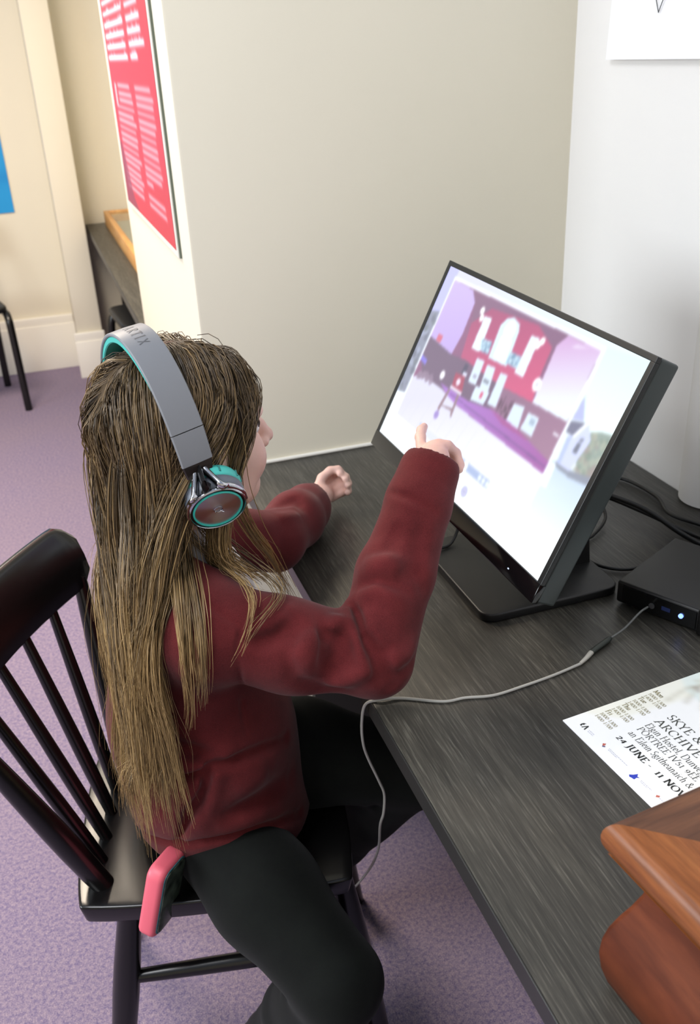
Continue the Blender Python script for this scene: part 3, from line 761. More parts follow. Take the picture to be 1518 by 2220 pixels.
# ------------------------------------------------------------------ event leaflet on the desk
la = math.radians(5)
LR = np.array([math.sin(la), -math.cos(la), 0]); LU = np.array([math.cos(la), math.sin(la), 0])
LP = np.array([0.5125, 0.8015, 0.7310])
leaf = empty('leaflet', tuple(LP)); tag(leaf, 'white printed leaflet with exhibition dates and opening times lying on the desk', 'leaflet')
def lp2(s, t, z=0.0): return LP + LR * s + LU * t + np.array([0, 0, z])
R = Raster(80, 110, (253, 253, 252))     # u along LR (0..0.21), v along LU (0..0.297)
R.poly([(0, 0.10), (0.14, 0.22), (0.2, 1), (0, 1)], (247, 246, 232), 0.8)
R.poly([(0.0, 0.62), (0.12, 0.58), (0.5, 0.60), (1, 0.7), (1, 1), (0, 1)], (226, 240, 238), 0.7)
for a, b in (((0.13, 0.46), (0.09, 0.60)), ((0.09, 0.60), (0.115, 0.66)), ((0.2, 0.52), (0.12, 0.63)), ((0.30, 0.55), (0.16, 0.66)), ((0.34, 0.60), (0.22, 0.68))):
    for t in np.linspace(0, 1, 14): R.disc(a[0] + (b[0] - a[0]) * t, a[1] + (b[1] - a[1]) * t, 0.010, (176, 170, 150), 0.8, 0.45)
for q in range(30): R.disc(rnd.gauss(0.15, 0.05), rnd.gauss(0.68, 0.03), rnd.uniform(0.006, 0.014), rnd.choice([(150, 130, 110), (120, 90, 84), (186, 180, 160)]), 0.8, 0.55)
R.blur(1)
me = R.mesh('page', (0, 0, 0), (0.21, 0, 0), (0, 0.297, 0))
co = np.array([v.co[:] for v in me.vertices])
W_ = np.array([lp2(s, t, 0.0006) for s, t, _ in co])
me.vertices.foreach_set('co', W_.astype(np.float32).ravel()); me.flip_normals(); me.update()
setpar(link('page', me, print_mat('leaflet_print', 0.4)), leaf)
bm = bmesh.new(); c = [lp2(0, 0), lp2(0, 0.297), lp2(0.21, 0.297), lp2(0.21, 0)]
add_box(bm, (0, 0, -0.0008), (0.21, 0.297, 0.0004), 0.0, mat=Matrix([[LR[0], LU[0], 0, LP[0]], [LR[1], LU[1], 0, LP[1]], [0, 0, 1, LP[2]], [0, 0, 0, 1]]))
setpar(link('paper', bm_mesh('paper', bm), M_paper), leaf)
M_txt = plastic('print_grey', srgb(74, 76, 70), 0.8); M_txt2 = plastic('print_dark', srgb(52, 54, 52), 0.8)
M_txt3 = plastic('print_faint', srgb(168, 160, 128), 0.8); M_txt4 = plastic('print_pale_grey', srgb(206, 206, 220), 0.8)
def leaftext(txt, s, t, size, weight, m, track=0.02, upto=None):
    k = 1.0
    if upto:                                   # (characters, width): stretch so that many characters fill the width
        k = upto[1] / (sum(G[c][0] + track for c in txt[:upto[0]]) * size)
    o, w = lettering('lettering', txt, lp2(s, t, 0.0006), LR * k, LU, size, weight, m, None, track, 0.0003); setpar(o, leaf)
leaftext('SKYE &', 0.0530, 0.1152, 0.0118, 0.085, M_txt, 0.06, (4, 0.0390))
leaftext('ARCHIVE', 0.0525, 0.0968, 0.0112, 0.085, M_txt, 0.06, (7, 0.0745))
leaftext('Elgin Hostel, Dunvegan', 0.0530, 0.0818, 0.0100, 0.075, M_txt, 0.04, (20, 0.0985))
leaftext('PORTREE IV51 9EE', 0.0540, 0.0688, 0.0092, 0.075, M_txt, 0.05, (16, 0.1020))
leaftext('an Eilein Sgitheanaich &', 0.0550, 0.0546, 0.0098, 0.075, M_txt, 0.04, (24, 0.1070))
leaftext('24 JUNE -  11 NOV', 0.0550, 0.0372, 0.0090, 0.13, M_txt2, 0.05, (16, 0.1050))
for d, t0 in (('Mon', 0.1345), ('Tue', 0.1085), ('Thu', 0.0825), ('Fri', 0.0565)):
    leaftext(d, 0.0052 + (0.1345 - t0) * 0.055, t0, 0.0072, 0.13, M_txt3, 0.03)
    leaftext('1000-1300', 0.0060 + (0.1345 - t0) * 0.05, t0 - 0.0088, 0.0068, 0.09, M_txt3, 0.02)
    leaftext('1400-1700', 0.0065 + (0.1345 - t0) * 0.05, t0 - 0.0166, 0.0068, 0.09, M_txt3, 0.02)
# row of small sponsor marks along the lower edge: shapes only
def mark(pts, m, z=0.0008):
    me = bpy.data.meshes.new('emblem'); me.from_pydata([tuple(lp2(s, t, z)) for s, t in pts], [], [tuple(range(len(pts)))])
    setpar(link('emblem', me, m), leaf)
mark([(.0165, .0195), (.0195, .0215), (.0185, .0190), (.0200, .0175), (.0180, .0165), (.0195, .0130), (.0165, .0135), (.0160, .0165)], M_txt2)
mark([(.0205, .0125), (.0235, .0215), (.0250, .0205), (.0275, .0125), (.0255, .0125), (.0240, .0180), (.0222, .0125)], M_txt2)
M_blue = plastic('emblem_blue', srgb(48, 66, 186), 0.8); M_brick = plastic('emblem_red', srgb(196, 106, 92), 0.8); M_slate = plastic('emblem_slate', srgb(96, 90, 130), 0.8)
mark([(.1135, .0105), (.1160, .0145), (.1175, .0200), (.1205, .0165), (.1235, .0175), (.1215, .0145), (.1225, .0105), (.1185, .0095), (.1165, .0085)], M_blue)
mark([(.0570, .0170), (.0595, .0200), (.0615, .0165), (.0600, .0140)], M_brick); mark([(.0600, .0140), (.0625, .0165), (.0640, .0150), (.0615, .0125)], M_slate)
mark([(.1530, .0165), (.1560, .0190), (.1575, .0165), (.1550, .0135)], M_brick)
for s0, s1, t in ((.0300, .0400, .0165), (.0310, .0410, .0140), (.068, .101, .0172), (.069, .085, .0150), (.127, .145, .0158), (.128, .140, .0138), (.158, .166, .0155)):
    s = s0
    while s < s1:
        w = rnd.uniform(.0012, .003); mark([(s, t), (s, t + .0011), (min(s + w, s1), t + .0011), (min(s + w, s1), t)], M_txt4); s += w + .0007

# ------------------------------------------------------------------ polished wooden box at the lower right
def mahogany(name, sc, a, b, c, rough=0.36, spec=0.4):
    M = Mat(name, (0.2, 0.07, 0.03), rough, spec=spec)
    v = M.coords(sc); n = M.noise(v, 1.0, 5, 0.6, 0.5); n2_ = M.noise(M.coords(tuple(q * 3.5 for q in sc)), 1.0, 4, 0.6, 0.2)
    k = M.ramp(n, [(0.28, a), (0.5, b), (0.75, c)])
    k2 = M.ramp(n2_, [(0.3, (0.7, 0.66, 0.62)), (0.65, (1.06, 1.06, 1.06))])
    M.base(M.mix(1.0, k, k2, 'MULTIPLY')); M.bump(n2_, 0.12, 0.0005)
    return M.m
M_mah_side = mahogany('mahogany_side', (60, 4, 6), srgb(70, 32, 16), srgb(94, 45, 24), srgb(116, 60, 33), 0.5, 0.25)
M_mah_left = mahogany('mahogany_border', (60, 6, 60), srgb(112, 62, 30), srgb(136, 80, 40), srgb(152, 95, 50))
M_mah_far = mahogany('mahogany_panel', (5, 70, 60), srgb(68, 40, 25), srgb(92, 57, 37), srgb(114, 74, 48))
wb = empty('wooden_box', (0.350, 0.480, 0.7305), math.radians(6.5)); tag(wb, 'polished reddish-brown wooden box with rounded mitred lid on the desk corner', 'box')
# local: x to the right along the far edge, y towards the far side (box lies at y<0); footprint 0.44 x 0.30
BW, BD, ZT = 0.44, 0.32, 0.19
def lidprof():      # (outward offset, height): bullnose overhang
    return [(-0.014, ZT - 0.034), (-0.005, ZT - 0.034)] + [(-0.011 + 0.011 * math.cos(math.radians(a)), ZT - 0.017 + 0.017 * math.sin(math.radians(a))) for a in range(-80, 91, 17)]
def mitred(name, side, m):
    """one side of the mitred lid border, profile swept between two mitres"""
    bw = 0.055; rings = []
    prof = lidprof() + [(-bw, ZT), (-bw, ZT - 0.02)]
    def P(off, z, end):
        i = -off
        if side == 'left':  return (i, -i if end else -BD + i, z)
        if side == 'right': return (BW - i, -BD + i if end else -i, z)
        if side == 'far':   return (BW - i if end else i, -i, z)
        return (i if end else BW - i, -BD + i, z)
    return loft(name, [[P(o_, z, 0) for o_, z in prof], [P(o_, z, 1) for o_, z in prof]], m, wb, angle=30)
mitred('lid_border', 'left', M_mah_left); mitred('lid_border', 'far', M_mah_far)
mitred('lid_border', 'right', M_mah_left); mitred('lid_border', 'near', M_mah_far)
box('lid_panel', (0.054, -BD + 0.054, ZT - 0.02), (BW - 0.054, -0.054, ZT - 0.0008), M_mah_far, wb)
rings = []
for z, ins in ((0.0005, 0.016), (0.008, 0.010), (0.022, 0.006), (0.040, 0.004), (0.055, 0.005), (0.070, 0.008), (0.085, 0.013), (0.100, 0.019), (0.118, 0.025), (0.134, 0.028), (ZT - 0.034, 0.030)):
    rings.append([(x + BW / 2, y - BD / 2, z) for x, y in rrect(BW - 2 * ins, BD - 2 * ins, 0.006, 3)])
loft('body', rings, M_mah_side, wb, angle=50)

# ------------------------------------------------------------------ phone in a pink case, poking out under the hip
ph = empty('phone', (0.004, 0.972, 0.395)); tag(ph, 'phone in a pink case hanging over the seat edge below the hoodie', 'phone')
pm_ = Matrix.Translation((0.006, 0.962, 0.470)) @ Matrix.Rotation(math.radians(15), 4, 'Y') @ Matrix.Rotation(math.radians(50), 4, 'Z')
def phpart(o): o.data.transform(pm_); return setpar(o, ph)
M_pink = plastic('pink_silicone', srgb(236, 106, 122), 0.45)
def upright(name, w, h, r, y0, y1, m, bev):
    o = slab(name, rrect(w, h, r, 6), y0, y1, m, None, bev, 3); o.data.transform(Matrix.Rotation(PI / 2, 4, 'X')); return o
phpart(upright('case', 0.066, 0.118, 0.016, -0.015, 0.011, M_pink, 0.007))
phpart(upright('case_rim', 0.054, 0.107, 0.012, 0.010, 0.0118, plastic('teal_rim', srgb(70, 120, 130), 0.4), 0.0005))
cm = Mat('dark_marbled_back', (0.05, 0.07, 0.06), 0.3); nn = cm.noise(cm.coords(), 70, 3); cm.base(cm.ramp(nn, [(0.35, srgb(28, 36, 30)), (0.7, srgb(84, 98, 84))]))
phpart(upright('back_plate', 0.050, 0.103, 0.011, 0.011, 0.0135, cm.m, 0.001))
# ------------------------------------------------------------------ soft modelling: signed distance fields on a grid, meshed by surface nets
class Field:
    def __init__(s, lo, hi, h):
        s.lo = np.array(lo, float); s.h = h
        s.n = np.ceil((np.array(hi) - s.lo) / h).astype(int) + 1
        s.d = np.full(s.n, 0.06, np.float32)
    def _sub(s, lo, hi):
        a = np.clip(np.floor((np.array(lo) - s.lo) / s.h).astype(int), 0, s.n - 1)
        b = np.clip(np.ceil((np.array(hi) - s.lo) / s.h).astype(int) + 1, 1, s.n)
        sl = tuple(slice(i, j) for i, j in zip(a, b))
        ax = [(s.lo[k] + s.h * np.arange(a[k], b[k])).astype(np.float32) for k in range(3)]
        return sl, (ax[0][:, None, None], ax[1][None, :, None], ax[2][None, None, :])
    def _put(s, sl, d, k, op):
        g = s.d[sl]
        if op == 'cut':
            d = -d
            t = np.clip(0.5 - 0.5 * (g - d) / k, 0, 1); s.d[sl] = g + (d - g) * t + k * t * (1 - t)
        else:
            t = np.clip(0.5 + 0.5 * (g - d) / k, 0, 1); s.d[sl] = g + (d - g) * t - k * t * (1 - t)
    def cone(s, a, b, ra, rb, k=0.015, op='add', flat=None):
        """round cone; flat=(direction, factor) squashes the section along a direction"""
        a, b = np.array(a, float), np.array(b, float); m = max(ra, rb) * (1.0 if flat is None else max(1, 1 / flat[1])) + k + 3 * s.h
        sl, (X, Y, Z) = s._sub(np.minimum(a, b) - m, np.maximum(a, b) + m)
        ba = b - a; L = float(ba @ ba) + 1e-12
        px, py, pz = X - a[0], Y - a[1], Z - a[2]
        t = np.clip((px * ba[0] + py * ba[1] + pz * ba[2]) / L, 0, 1)
        qx, qy, qz = px - t * ba[0], py - t * ba[1], pz - t * ba[2]
        if flat is not None:
            n = np.array(flat[0], float); n /= np.linalg.norm(n)
            dn = (qx * n[0] + qy * n[1] + qz * n[2]) * (flat[1] - 1)
            qx, qy, qz = qx + dn * n[0], qy + dn * n[1], qz + dn * n[2]
        d = np.sqrt(qx * qx + qy * qy + qz * qz) - (ra + (rb - ra) * t)
        if flat is not None: d = d / max(flat[1], 1.0)
        s._put(sl, d, k, op)
    def chain(s, pts, rads, k=0.012, op='add', flat=None):
        for i in range(len(pts) - 1): s.cone(pts[i], pts[i + 1], rads[i], rads[i + 1], k, op, flat)
    def ell(s, c, r, ax=None, k=0.015, op='add'):
        c = np.array(c, float); ax = np.eye(3) if ax is None else np.array(ax, float)
        ext = np.sqrt(((ax * np.array(r)[:, None]) ** 2).sum(0)) + k + 3 * s.h
        sl, (X, Y, Z) = s._sub(c - ext, c + ext)
        px, py, pz = X - c[0], Y - c[1], Z - c[2]
        q = [(px * ax[i][0] + py * ax[i][1] + pz * ax[i][2]) for i in range(3)]
        k0 = np.sqrt(sum((q[i] / r[i]) ** 2 for i in range(3))); k1 = np.sqrt(sum((q[i] / r[i] ** 2) ** 2 for i in range(3))) + 1e-9
        s._put(sl, k0 * (k0 - 1) / k1, k, op)
    def plane_cut(s, p, n, k=0.006):
        """remove what lies on the side n points to"""
        n = np.array(n, float); n /= np.linalg.norm(n)
        sl, (X, Y, Z) = s._sub(s.lo, s.lo + s.h * s.n)
        d = (p[0] - X) * n[0] + (p[1] - Y) * n[1] + (p[2] - Z) * n[2]
        g = s.d; d = -d
        t = np.clip(0.5 - 0.5 * (g - d) / k, 0, 1); s.d = (g + (d - g) * t + k * t * (1 - t)).astype(np.float32)
    def fold(s, pts, w, amp):
        """raise (amp>0) or press in (amp<0) the surface along a line"""
        pts = [np.array(p, float) for p in pts]; m = 2.6 * w + s.h
        lo = np.min(pts, 0) - m; hi = np.max(pts, 0) + m
        sl, (X, Y, Z) = s._sub(lo, hi); best = None; n = len(pts) - 1
        for i in range(n):
            a, b = pts[i], pts[i + 1]; ba = b - a; L = float(ba @ ba) + 1e-12
            t = np.clip(((X - a[0]) * ba[0] + (Y - a[1]) * ba[1] + (Z - a[2]) * ba[2]) / L, 0, 1)
            d2 = (X - a[0] - t * ba[0]) ** 2 + (Y - a[1] - t * ba[1]) ** 2 + (Z - a[2] - t * ba[2]) ** 2
            u = (i + t) / n; e = np.sin(np.clip(u, 0.04, 0.96) * np.pi) ** 0.6
            v = e * np.exp(-d2 / (w * w)); best = v if best is None else np.maximum(best, v)
        s.d[sl] -= (amp * best).astype(np.float32)
    def ripple(s, lo, hi, fn):
        sl, (X, Y, Z) = s._sub(lo, hi); s.d[sl] -= fn(X, Y, Z).astype(np.float32)
    def sample(s, P):
        q = (np.asarray(P, float) - s.lo) / s.h
        ok = np.all((q >= 0) & (q < s.n - 1.001), axis=-1)
        q = np.clip(q, 0, s.n - 1.001); i = q.astype(int); f = q - i; r = 0
        for a in (0, 1):
            for b in (0, 1):
                for c in (0, 1):
                    w = (f[..., 0] if a else 1 - f[..., 0]) * (f[..., 1] if b else 1 - f[..., 1]) * (f[..., 2] if c else 1 - f[..., 2])
                    r = r + w * s.d[i[..., 0] + a, i[..., 1] + b, i[..., 2] + c]
        return np.where(ok, r, 0.06)
    def mesh(s):
        D = s.d; ins = D < 0
        nx, ny, nz = D.shape
        cnt = np.zeros((nx - 1, ny - 1, nz - 1), np.int8)
        offs = [(a, b, c) for a in (0, 1) for b in (0, 1) for c in (0, 1)]
        for a, b, c in offs: cnt += ins[a:nx - 1 + a, b:ny - 1 + b, c:nz - 1 + c]
        cell = np.argwhere((cnt > 0) & (cnt < 8)); del cnt
        val = {o: D[cell[:, 0] + o[0], cell[:, 1] + o[1], cell[:, 2] + o[2]] for o in offs}
        acc = np.zeros((len(cell), 3)); num = np.zeros(len(cell))
        for o in offs:
            for k in range(3):
                if o[k]: continue
                p = list(o); p[k] = 1; p = tuple(p)
                v0, v1 = val[o], val[p]; cr = (v0 < 0) != (v1 < 0)
                t = np.where(cr, v0 / np.where(cr, v0 - v1, 1), 0)
                q = np.tile(np.array(o, float), (len(cell), 1)); q[:, k] = t
                acc[cr] += q[cr]; num[cr] += 1
        V = s.lo + s.h * (cell + acc / num[:, None])
        idx = np.full((nx - 1, ny - 1, nz - 1), -1, np.int32); idx[cell[:, 0], cell[:, 1], cell[:, 2]] = np.arange(len(cell))
        F = []
        for k in range(3):
            a = [slice(None)] * 3; b = [slice(None)] * 3; a[k] = slice(0, -1); b[k] = slice(1, None)
            A, B = ins[tuple(a)], ins[tuple(b)]
            e = np.argwhere(A != B); i1, i2 = (k + 1) % 3, (k + 2) % 3
            ok = (e[:, i1] > 0) & (e[:, i2] > 0) & (e[:, i1] < D.shape[i1] - 1) & (e[:, i2] < D.shape[i2] - 1); e = e[ok]
            def cid(d1, d2):
                c = e.copy(); c[:, i1] -= d1; c[:, i2] -= d2; return idx[c[:, 0], c[:, 1], c[:, 2]]
            Q = np.stack([cid(1, 1), cid(0, 1), cid(0, 0), cid(1, 0)], 1)
            fl = ~A[e[:, 0], e[:, 1], e[:, 2]]; Q[fl] = Q[fl][:, ::-1]
            F.append(Q)
        F = np.concatenate(F); F = F[(F >= 0).all(1)]
        return V, F

def relax(V, F, n=2, lam=0.5):
    """a little Laplacian smoothing"""
    E = np.concatenate([F[:, [i, (i + 1) % 4]] for i in range(4)])
    for _ in range(n):
        S_ = np.zeros_like(V); c = np.zeros(len(V))
        for k in range(3): S_[:, k] = np.bincount(E[:, 0], V[E[:, 1], k], len(V)) + np.bincount(E[:, 1], V[E[:, 0], k], len(V))
        c = np.bincount(E[:, 0], minlength=len(V)) + np.bincount(E[:, 1], minlength=len(V))
        V = V + lam * (S_ / np.maximum(c, 1)[:, None] - V)
    return V
# ------------------------------------------------------------------ the child: joints and head frame
HC = np.array([0.1395, 1.095, 1.068])                        # middle of the head
hy, hp, HS = math.radians(17), math.radians(1), 1.065                # turned to the left, nodding down
HF = np.array([math.cos(hp) * math.cos(hy), math.cos(hp) * math.sin(hy), math.sin(hp)])
HR = np.array([math.sin(hy), -math.cos(hy), 0.0])           # her right
HU = np.cross(HR, HF)
def hd(f, r, u): return HC + HS * (HF * f + HR * r + HU * u)
HAX = [HF, HR, HU]
J = dict(
    pelvis=(0.098, 1.12, 0.535), waist=(0.090, 1.115, 0.65), chest=(0.092, 1.105, 0.79), neck=(0.095, 1.098, 0.925), throat=(0.112, 1.098, 0.985),
    shR=(0.110, 0.975, 0.862), elR=(0.303, 0.922, 0.808), wrR=(0.433, 1.040, 0.974), palmR=(0.458, 1.075, 0.984),
    shL=(0.105, 1.225, 0.862), elL=(0.280, 1.305, 0.785), wrL=(0.380, 1.440, 0.770), palmL=(0.407, 1.474, 0.766),
    hipR=(0.082, 1.060, 0.508), knR=(0.199, 0.797, 0.398), anR=(0.125, 0.975, 0.08),
    hipL=(0.095, 1.19, 0.53), knL=(0.405, 1.045, 0.487), anL=(0.205, 1.225, 0.09))
J = {k: np.array(v) for k, v in J.items()}

def build_body(h=0.0032):
    f = Field((-0.08, 0.68, 0.0), (0.62, 1.60, 1.22), h)
    # trunk
    f.ell(J['pelvis'], (0.095, 0.12, 0.075), k=0.03); f.ell(J['waist'], (0.085, 0.105, 0.10), k=0.04)
    f.ell(J['chest'], (0.074, 0.118, 0.125), k=0.04)
    f.cone(J['shR'], J['neck'] + (0, -0.02, -0.02), 0.036, 0.042, 0.03); f.cone(J['shL'], J['neck'] + (0, 0.02, -0.02), 0.036, 0.042, 0.03)
    f.cone(J['neck'], J['throat'], 0.046, 0.041, 0.02); f.cone(J['throat'], hd(-0.02, 0, -0.03), 0.041, 0.042, 0.02)
    # limbs
    for s in 'RL':
        f.cone(J['sh' + s], J['el' + s], 0.038, 0.030, 0.02); f.cone(J['el' + s], J['wr' + s], 0.030, 0.0215, 0.012)
        f.cone(J['hip' + s], J['kn' + s], 0.064, 0.046, 0.03); f.cone(J['kn' + s], J['an' + s], 0.044, 0.028, 0.015)
    # head
    f.ell(hd(-0.014, 0, 0.030), tuple(HS * q for q in (0.090, 0.071, 0.080)), HAX, 0.02)
    f.ell(hd(0.020, 0, -0.030), tuple(HS * q for q in (0.064, 0.055, 0.072)), HAX, 0.025)
    f.ell(hd(0.046, 0, -0.082), tuple(HS * q for q in (0.034, 0.030, 0.024)), HAX, 0.022)                    # chin
    for s in (-1, 1):
        f.ell(hd(0.046, s * 0.033, -0.034), tuple(HS * q for q in (0.030, 0.025, 0.030)), HAX, 0.018)        # cheek
        f.ell(hd(0.010, s * 0.044, -0.066), tuple(HS * q for q in (0.036, 0.016, 0.026)), HAX, 0.02)         # jaw
        f.ell(hd(-0.006, s * 0.070, -0.012), tuple(HS * q for q in (0.017, 0.008, 0.028)), HAX, 0.006)       # ear
        f.ell(hd(0.090, s * 0.030, 0.002), tuple(HS * q for q in (0.016, 0.018, 0.011)), HAX, 0.010, 'cut')  # eye socket
    f.ell(hd(0.066, 0, 0.022), tuple(HS * q for q in (0.020, 0.050, 0.014)), HAX, 0.016)                     # brow
    f.chain([hd(0.080, 0, 0.006), hd(0.090, 0, -0.012), hd(0.101, 0, -0.028)], [0.0075, 0.0085, 0.0095], 0.008)
    for s in (-1, 1): f.ell(hd(0.089, s * 0.0105, -0.032), tuple(HS * q for q in (0.009, 0.0065, 0.0065)), HAX, 0.006)
    f.ell(hd(0.078, 0, -0.056), tuple(HS * q for q in (0.012, 0.021, 0.0055)), HAX, 0.005)                   # lips
    f.ell(hd(0.076, 0, -0.0655), tuple(HS * q for q in (0.011, 0.018, 0.0062)), HAX, 0.004)
    # right hand: pointing at the glass, index stretched, others curled under
    w, p = J['wrR'], J['palmR']
    fwd = np.array([0.46, 0.87, 0.12]); fwd /= np.linalg.norm(fwd)
    up = np.array([-0.40, 0.18, 0.90]); up -= fwd * (up @ fwd); up /= np.linalg.norm(up); sd = np.cross(fwd, up)   # sd: towards the little finger
    f.cone(w, p, 0.021, 0.021, 0.01); f.cone(p, p + fwd * 0.028, 0.020, 0.018, 0.008, flat=(up, 1.35))
    k0 = p + fwd * 0.034
    def finger(base, segs, r0, r1, k=0.005):
        P = [base]
        for L, (a, b) in segs:
            dirn = fwd * math.cos(a) - up * math.sin(a) + sd * b; P.append(P[-1] + dirn / np.linalg.norm(dirn) * L)
        f.chain(P, np.linspace(r0, r1, len(P)), k); return P
    finger(k0 - sd * 0.019 + up * 0.005, [(0.034, (-0.12, -0.10)), (0.023, (0.05, -0.05)), (0.019, (0.25, 0))], 0.0082, 0.0062)
    finger(k0 - sd * 0.006 + up * 0.003, [(0.031, (0.95, 0)), (0.023, (2.1, 0)), (0.017, (3.0, 0))], 0.0082, 0.0066)
    finger(k0 + sd * 0.007 + up * 0.001, [(0.029, (1.05, 0.02)), (0.022, (2.2, 0)), (0.016, (3.1, 0))], 0.0080, 0.0064)
    finger(k0 + sd * 0.018 - up * 0.003, [(0.023, (1.15, 0.05)), (0.017, (2.2, 0)), (0.013, (3.1, 0))], 0.0070, 0.0056)
    finger(p - sd * 0.016 - up * 0.004 + fwd * 0.004, [(0.024, (0.45, -0.80)), (0.022, (0.45, -0.25)), (0.017, (0.4, 0.0))], 0.0090, 0.0068)
    # left hand: loosely closed, resting on its little-finger side
    w, p = J['wrL'], J['palmL']
    fwd = np.array([0.62, 0.74, -0.02]); fwd /= np.linalg.norm(fwd)
    up = np.array([0.66, -0.52, 0.40]); up -= fwd * (up @ fwd); up /= np.linalg.norm(up); sd = np.cross(fwd, up)   # palm faces -up
    if sd[2] > 0: sd = -sd                                                                # sd: downwards, little finger side
    f.cone(w, p, 0.020, 0.021, 0.01); f.cone(p, p + fwd * 0.022, 0.021, 0.018, 0.008, flat=(up, 1.35))
    k0 = p + fwd * 0.030; up2 = -np.cross(fwd, sd) if np.dot(np.cross(fwd, sd), np.array([1, -1, 0])) < 0 else np.cross(fwd, sd)
    up = -up2                                                                             # curl towards the camera-right side
    for q, (o_, L) in enumerate(((-0.019, 0.9), (-0.0065, 1.0), (0.006, 0.95), (0.018, 0.78))):
        finger(k0 + sd * o_, [(0.027 * L, (0.55 + 0.08 * q, 0)), (0.021 * L, (1.75, 0)), (0.016 * L, (2.75, 0))], 0.0080, 0.0064)
    finger(p - sd * 0.016 + fwd * 0.004, [(0.020, (0.5, -0.65)), (0.020, (0.75, -0.2)), (0.016, (1.0, 0.25))], 0.0088, 0.0068)
    return f

def build_hoodie(h=0.0032, folds=True):
    f = Field((-0.09, 0.80, 0.44), (0.55, 1.56, 1.03), h)
    f.ell((0.100, 1.10, 0.795), (0.102, 0.148, 0.165), k=0.05)
    f.ell((0.098, 1.113, 0.655), (0.117, 0.158, 0.135), k=0.05)
    f.cone((0.108, 1.106, 0.60), (0.120, 1.102, 0.44), 0.156, 0.157, 0.04, flat=((1, 0, 0), 1.20))
    f.cone(J['shR'] + (0.0, 0.0, -0.004), J['neck'] + (-0.01, -0.03, -0.035), 0.052, 0.056, 0.04)
    f.cone(J['shL'] + (0.0, 0.0, -0.004), J['neck'] + (-0.01, 0.03, -0.035), 0.052, 0.056, 0.04)
    f.ell(J['neck'] + (-0.042, 0.0, -0.035), (0.036, 0.085, 0.05), k=0.03)             # hood lying on the back
    f.chain([J['shR'], J['shR'] * 0.5 + J['elR'] * 0.5 + (0, 0, -0.004), J['elR']], [0.059, 0.054, 0.052], 0.03)
    f.chain([J['elR'] + (0.004, -0.004, -0.006), J['elR'] * 0.55 + J['wrR'] * 0.45, J['elR'] * 0.15 + J['wrR'] * 0.85, J['wrR'] + (J['wrR'] - J['elR']) * 0.05], [0.051, 0.050, 0.043, 0.0395], 0.010)
    f.chain([J['shL'], J['elL']], [0.058, 0.048], 0.03)
    f.chain([J['elL'], J['elL'] * 0.5 + J['wrL'] * 0.5 + (0, 0, 0.004), J['elL'] * 0.12 + J['wrL'] * 0.88, J['wrL'] + (J['wrL'] - J['elL']) * 0.06], [0.048, 0.046, 0.041, 0.036], 0.015)
    # open neck at the front
    f.chain([J['neck'] + (0.02, 0.0, 0.06), J['neck'] + (0.060, -0.012, 0.0), J['neck'] + (0.12, -0.010, -0.10)], [0.066, 0.069, 0.032], 0.012, 'cut')
    # hem, cuffs, the table
    f.plane_cut((0.0, 0.95, 0.480), (-0.02, 0, -1), 0.006)
    for a, b, c in (('elR', 'wrR', 0.020), ('elL', 'wrL', 0.014)):
        d = J[b] - J[a]; d /= np.linalg.norm(d); f.cone(J[b] + d * (c + 0.066), J[b] + d * (c + 0.12), 0.062, 0.062, 0.004, 'cut')
        f.cone(J[b] + d * (c - 0.012), J[b] + d * (c + 0.08), 0.030, 0.030, 0.004, 'cut')
    f.plane_cut((0.3, 1.3, 0.7315), (0, 0, -1), 0.004) if False else None
    if folds:
        for pts, w, a in FOLDS: f.fold(pts, w, a)
        rs = np.random.RandomState(3)
        dirs = rs.normal(size=(7, 3)); ph = rs.uniform(0, 6.28, 7); fr = rs.uniform(28, 62, 7)
        def fn(X, Y, Z):
            v = 0
            for q in range(7):
                d = dirs[q] / np.linalg.norm(dirs[q]); v = v + np.sin((X * d[0] + Y * d[1] + Z * d[2]) * fr[q] + ph[q])
            return v * 0.00055
        f.ripple(f.lo, f.lo + f.h * f.n, fn)
    return f
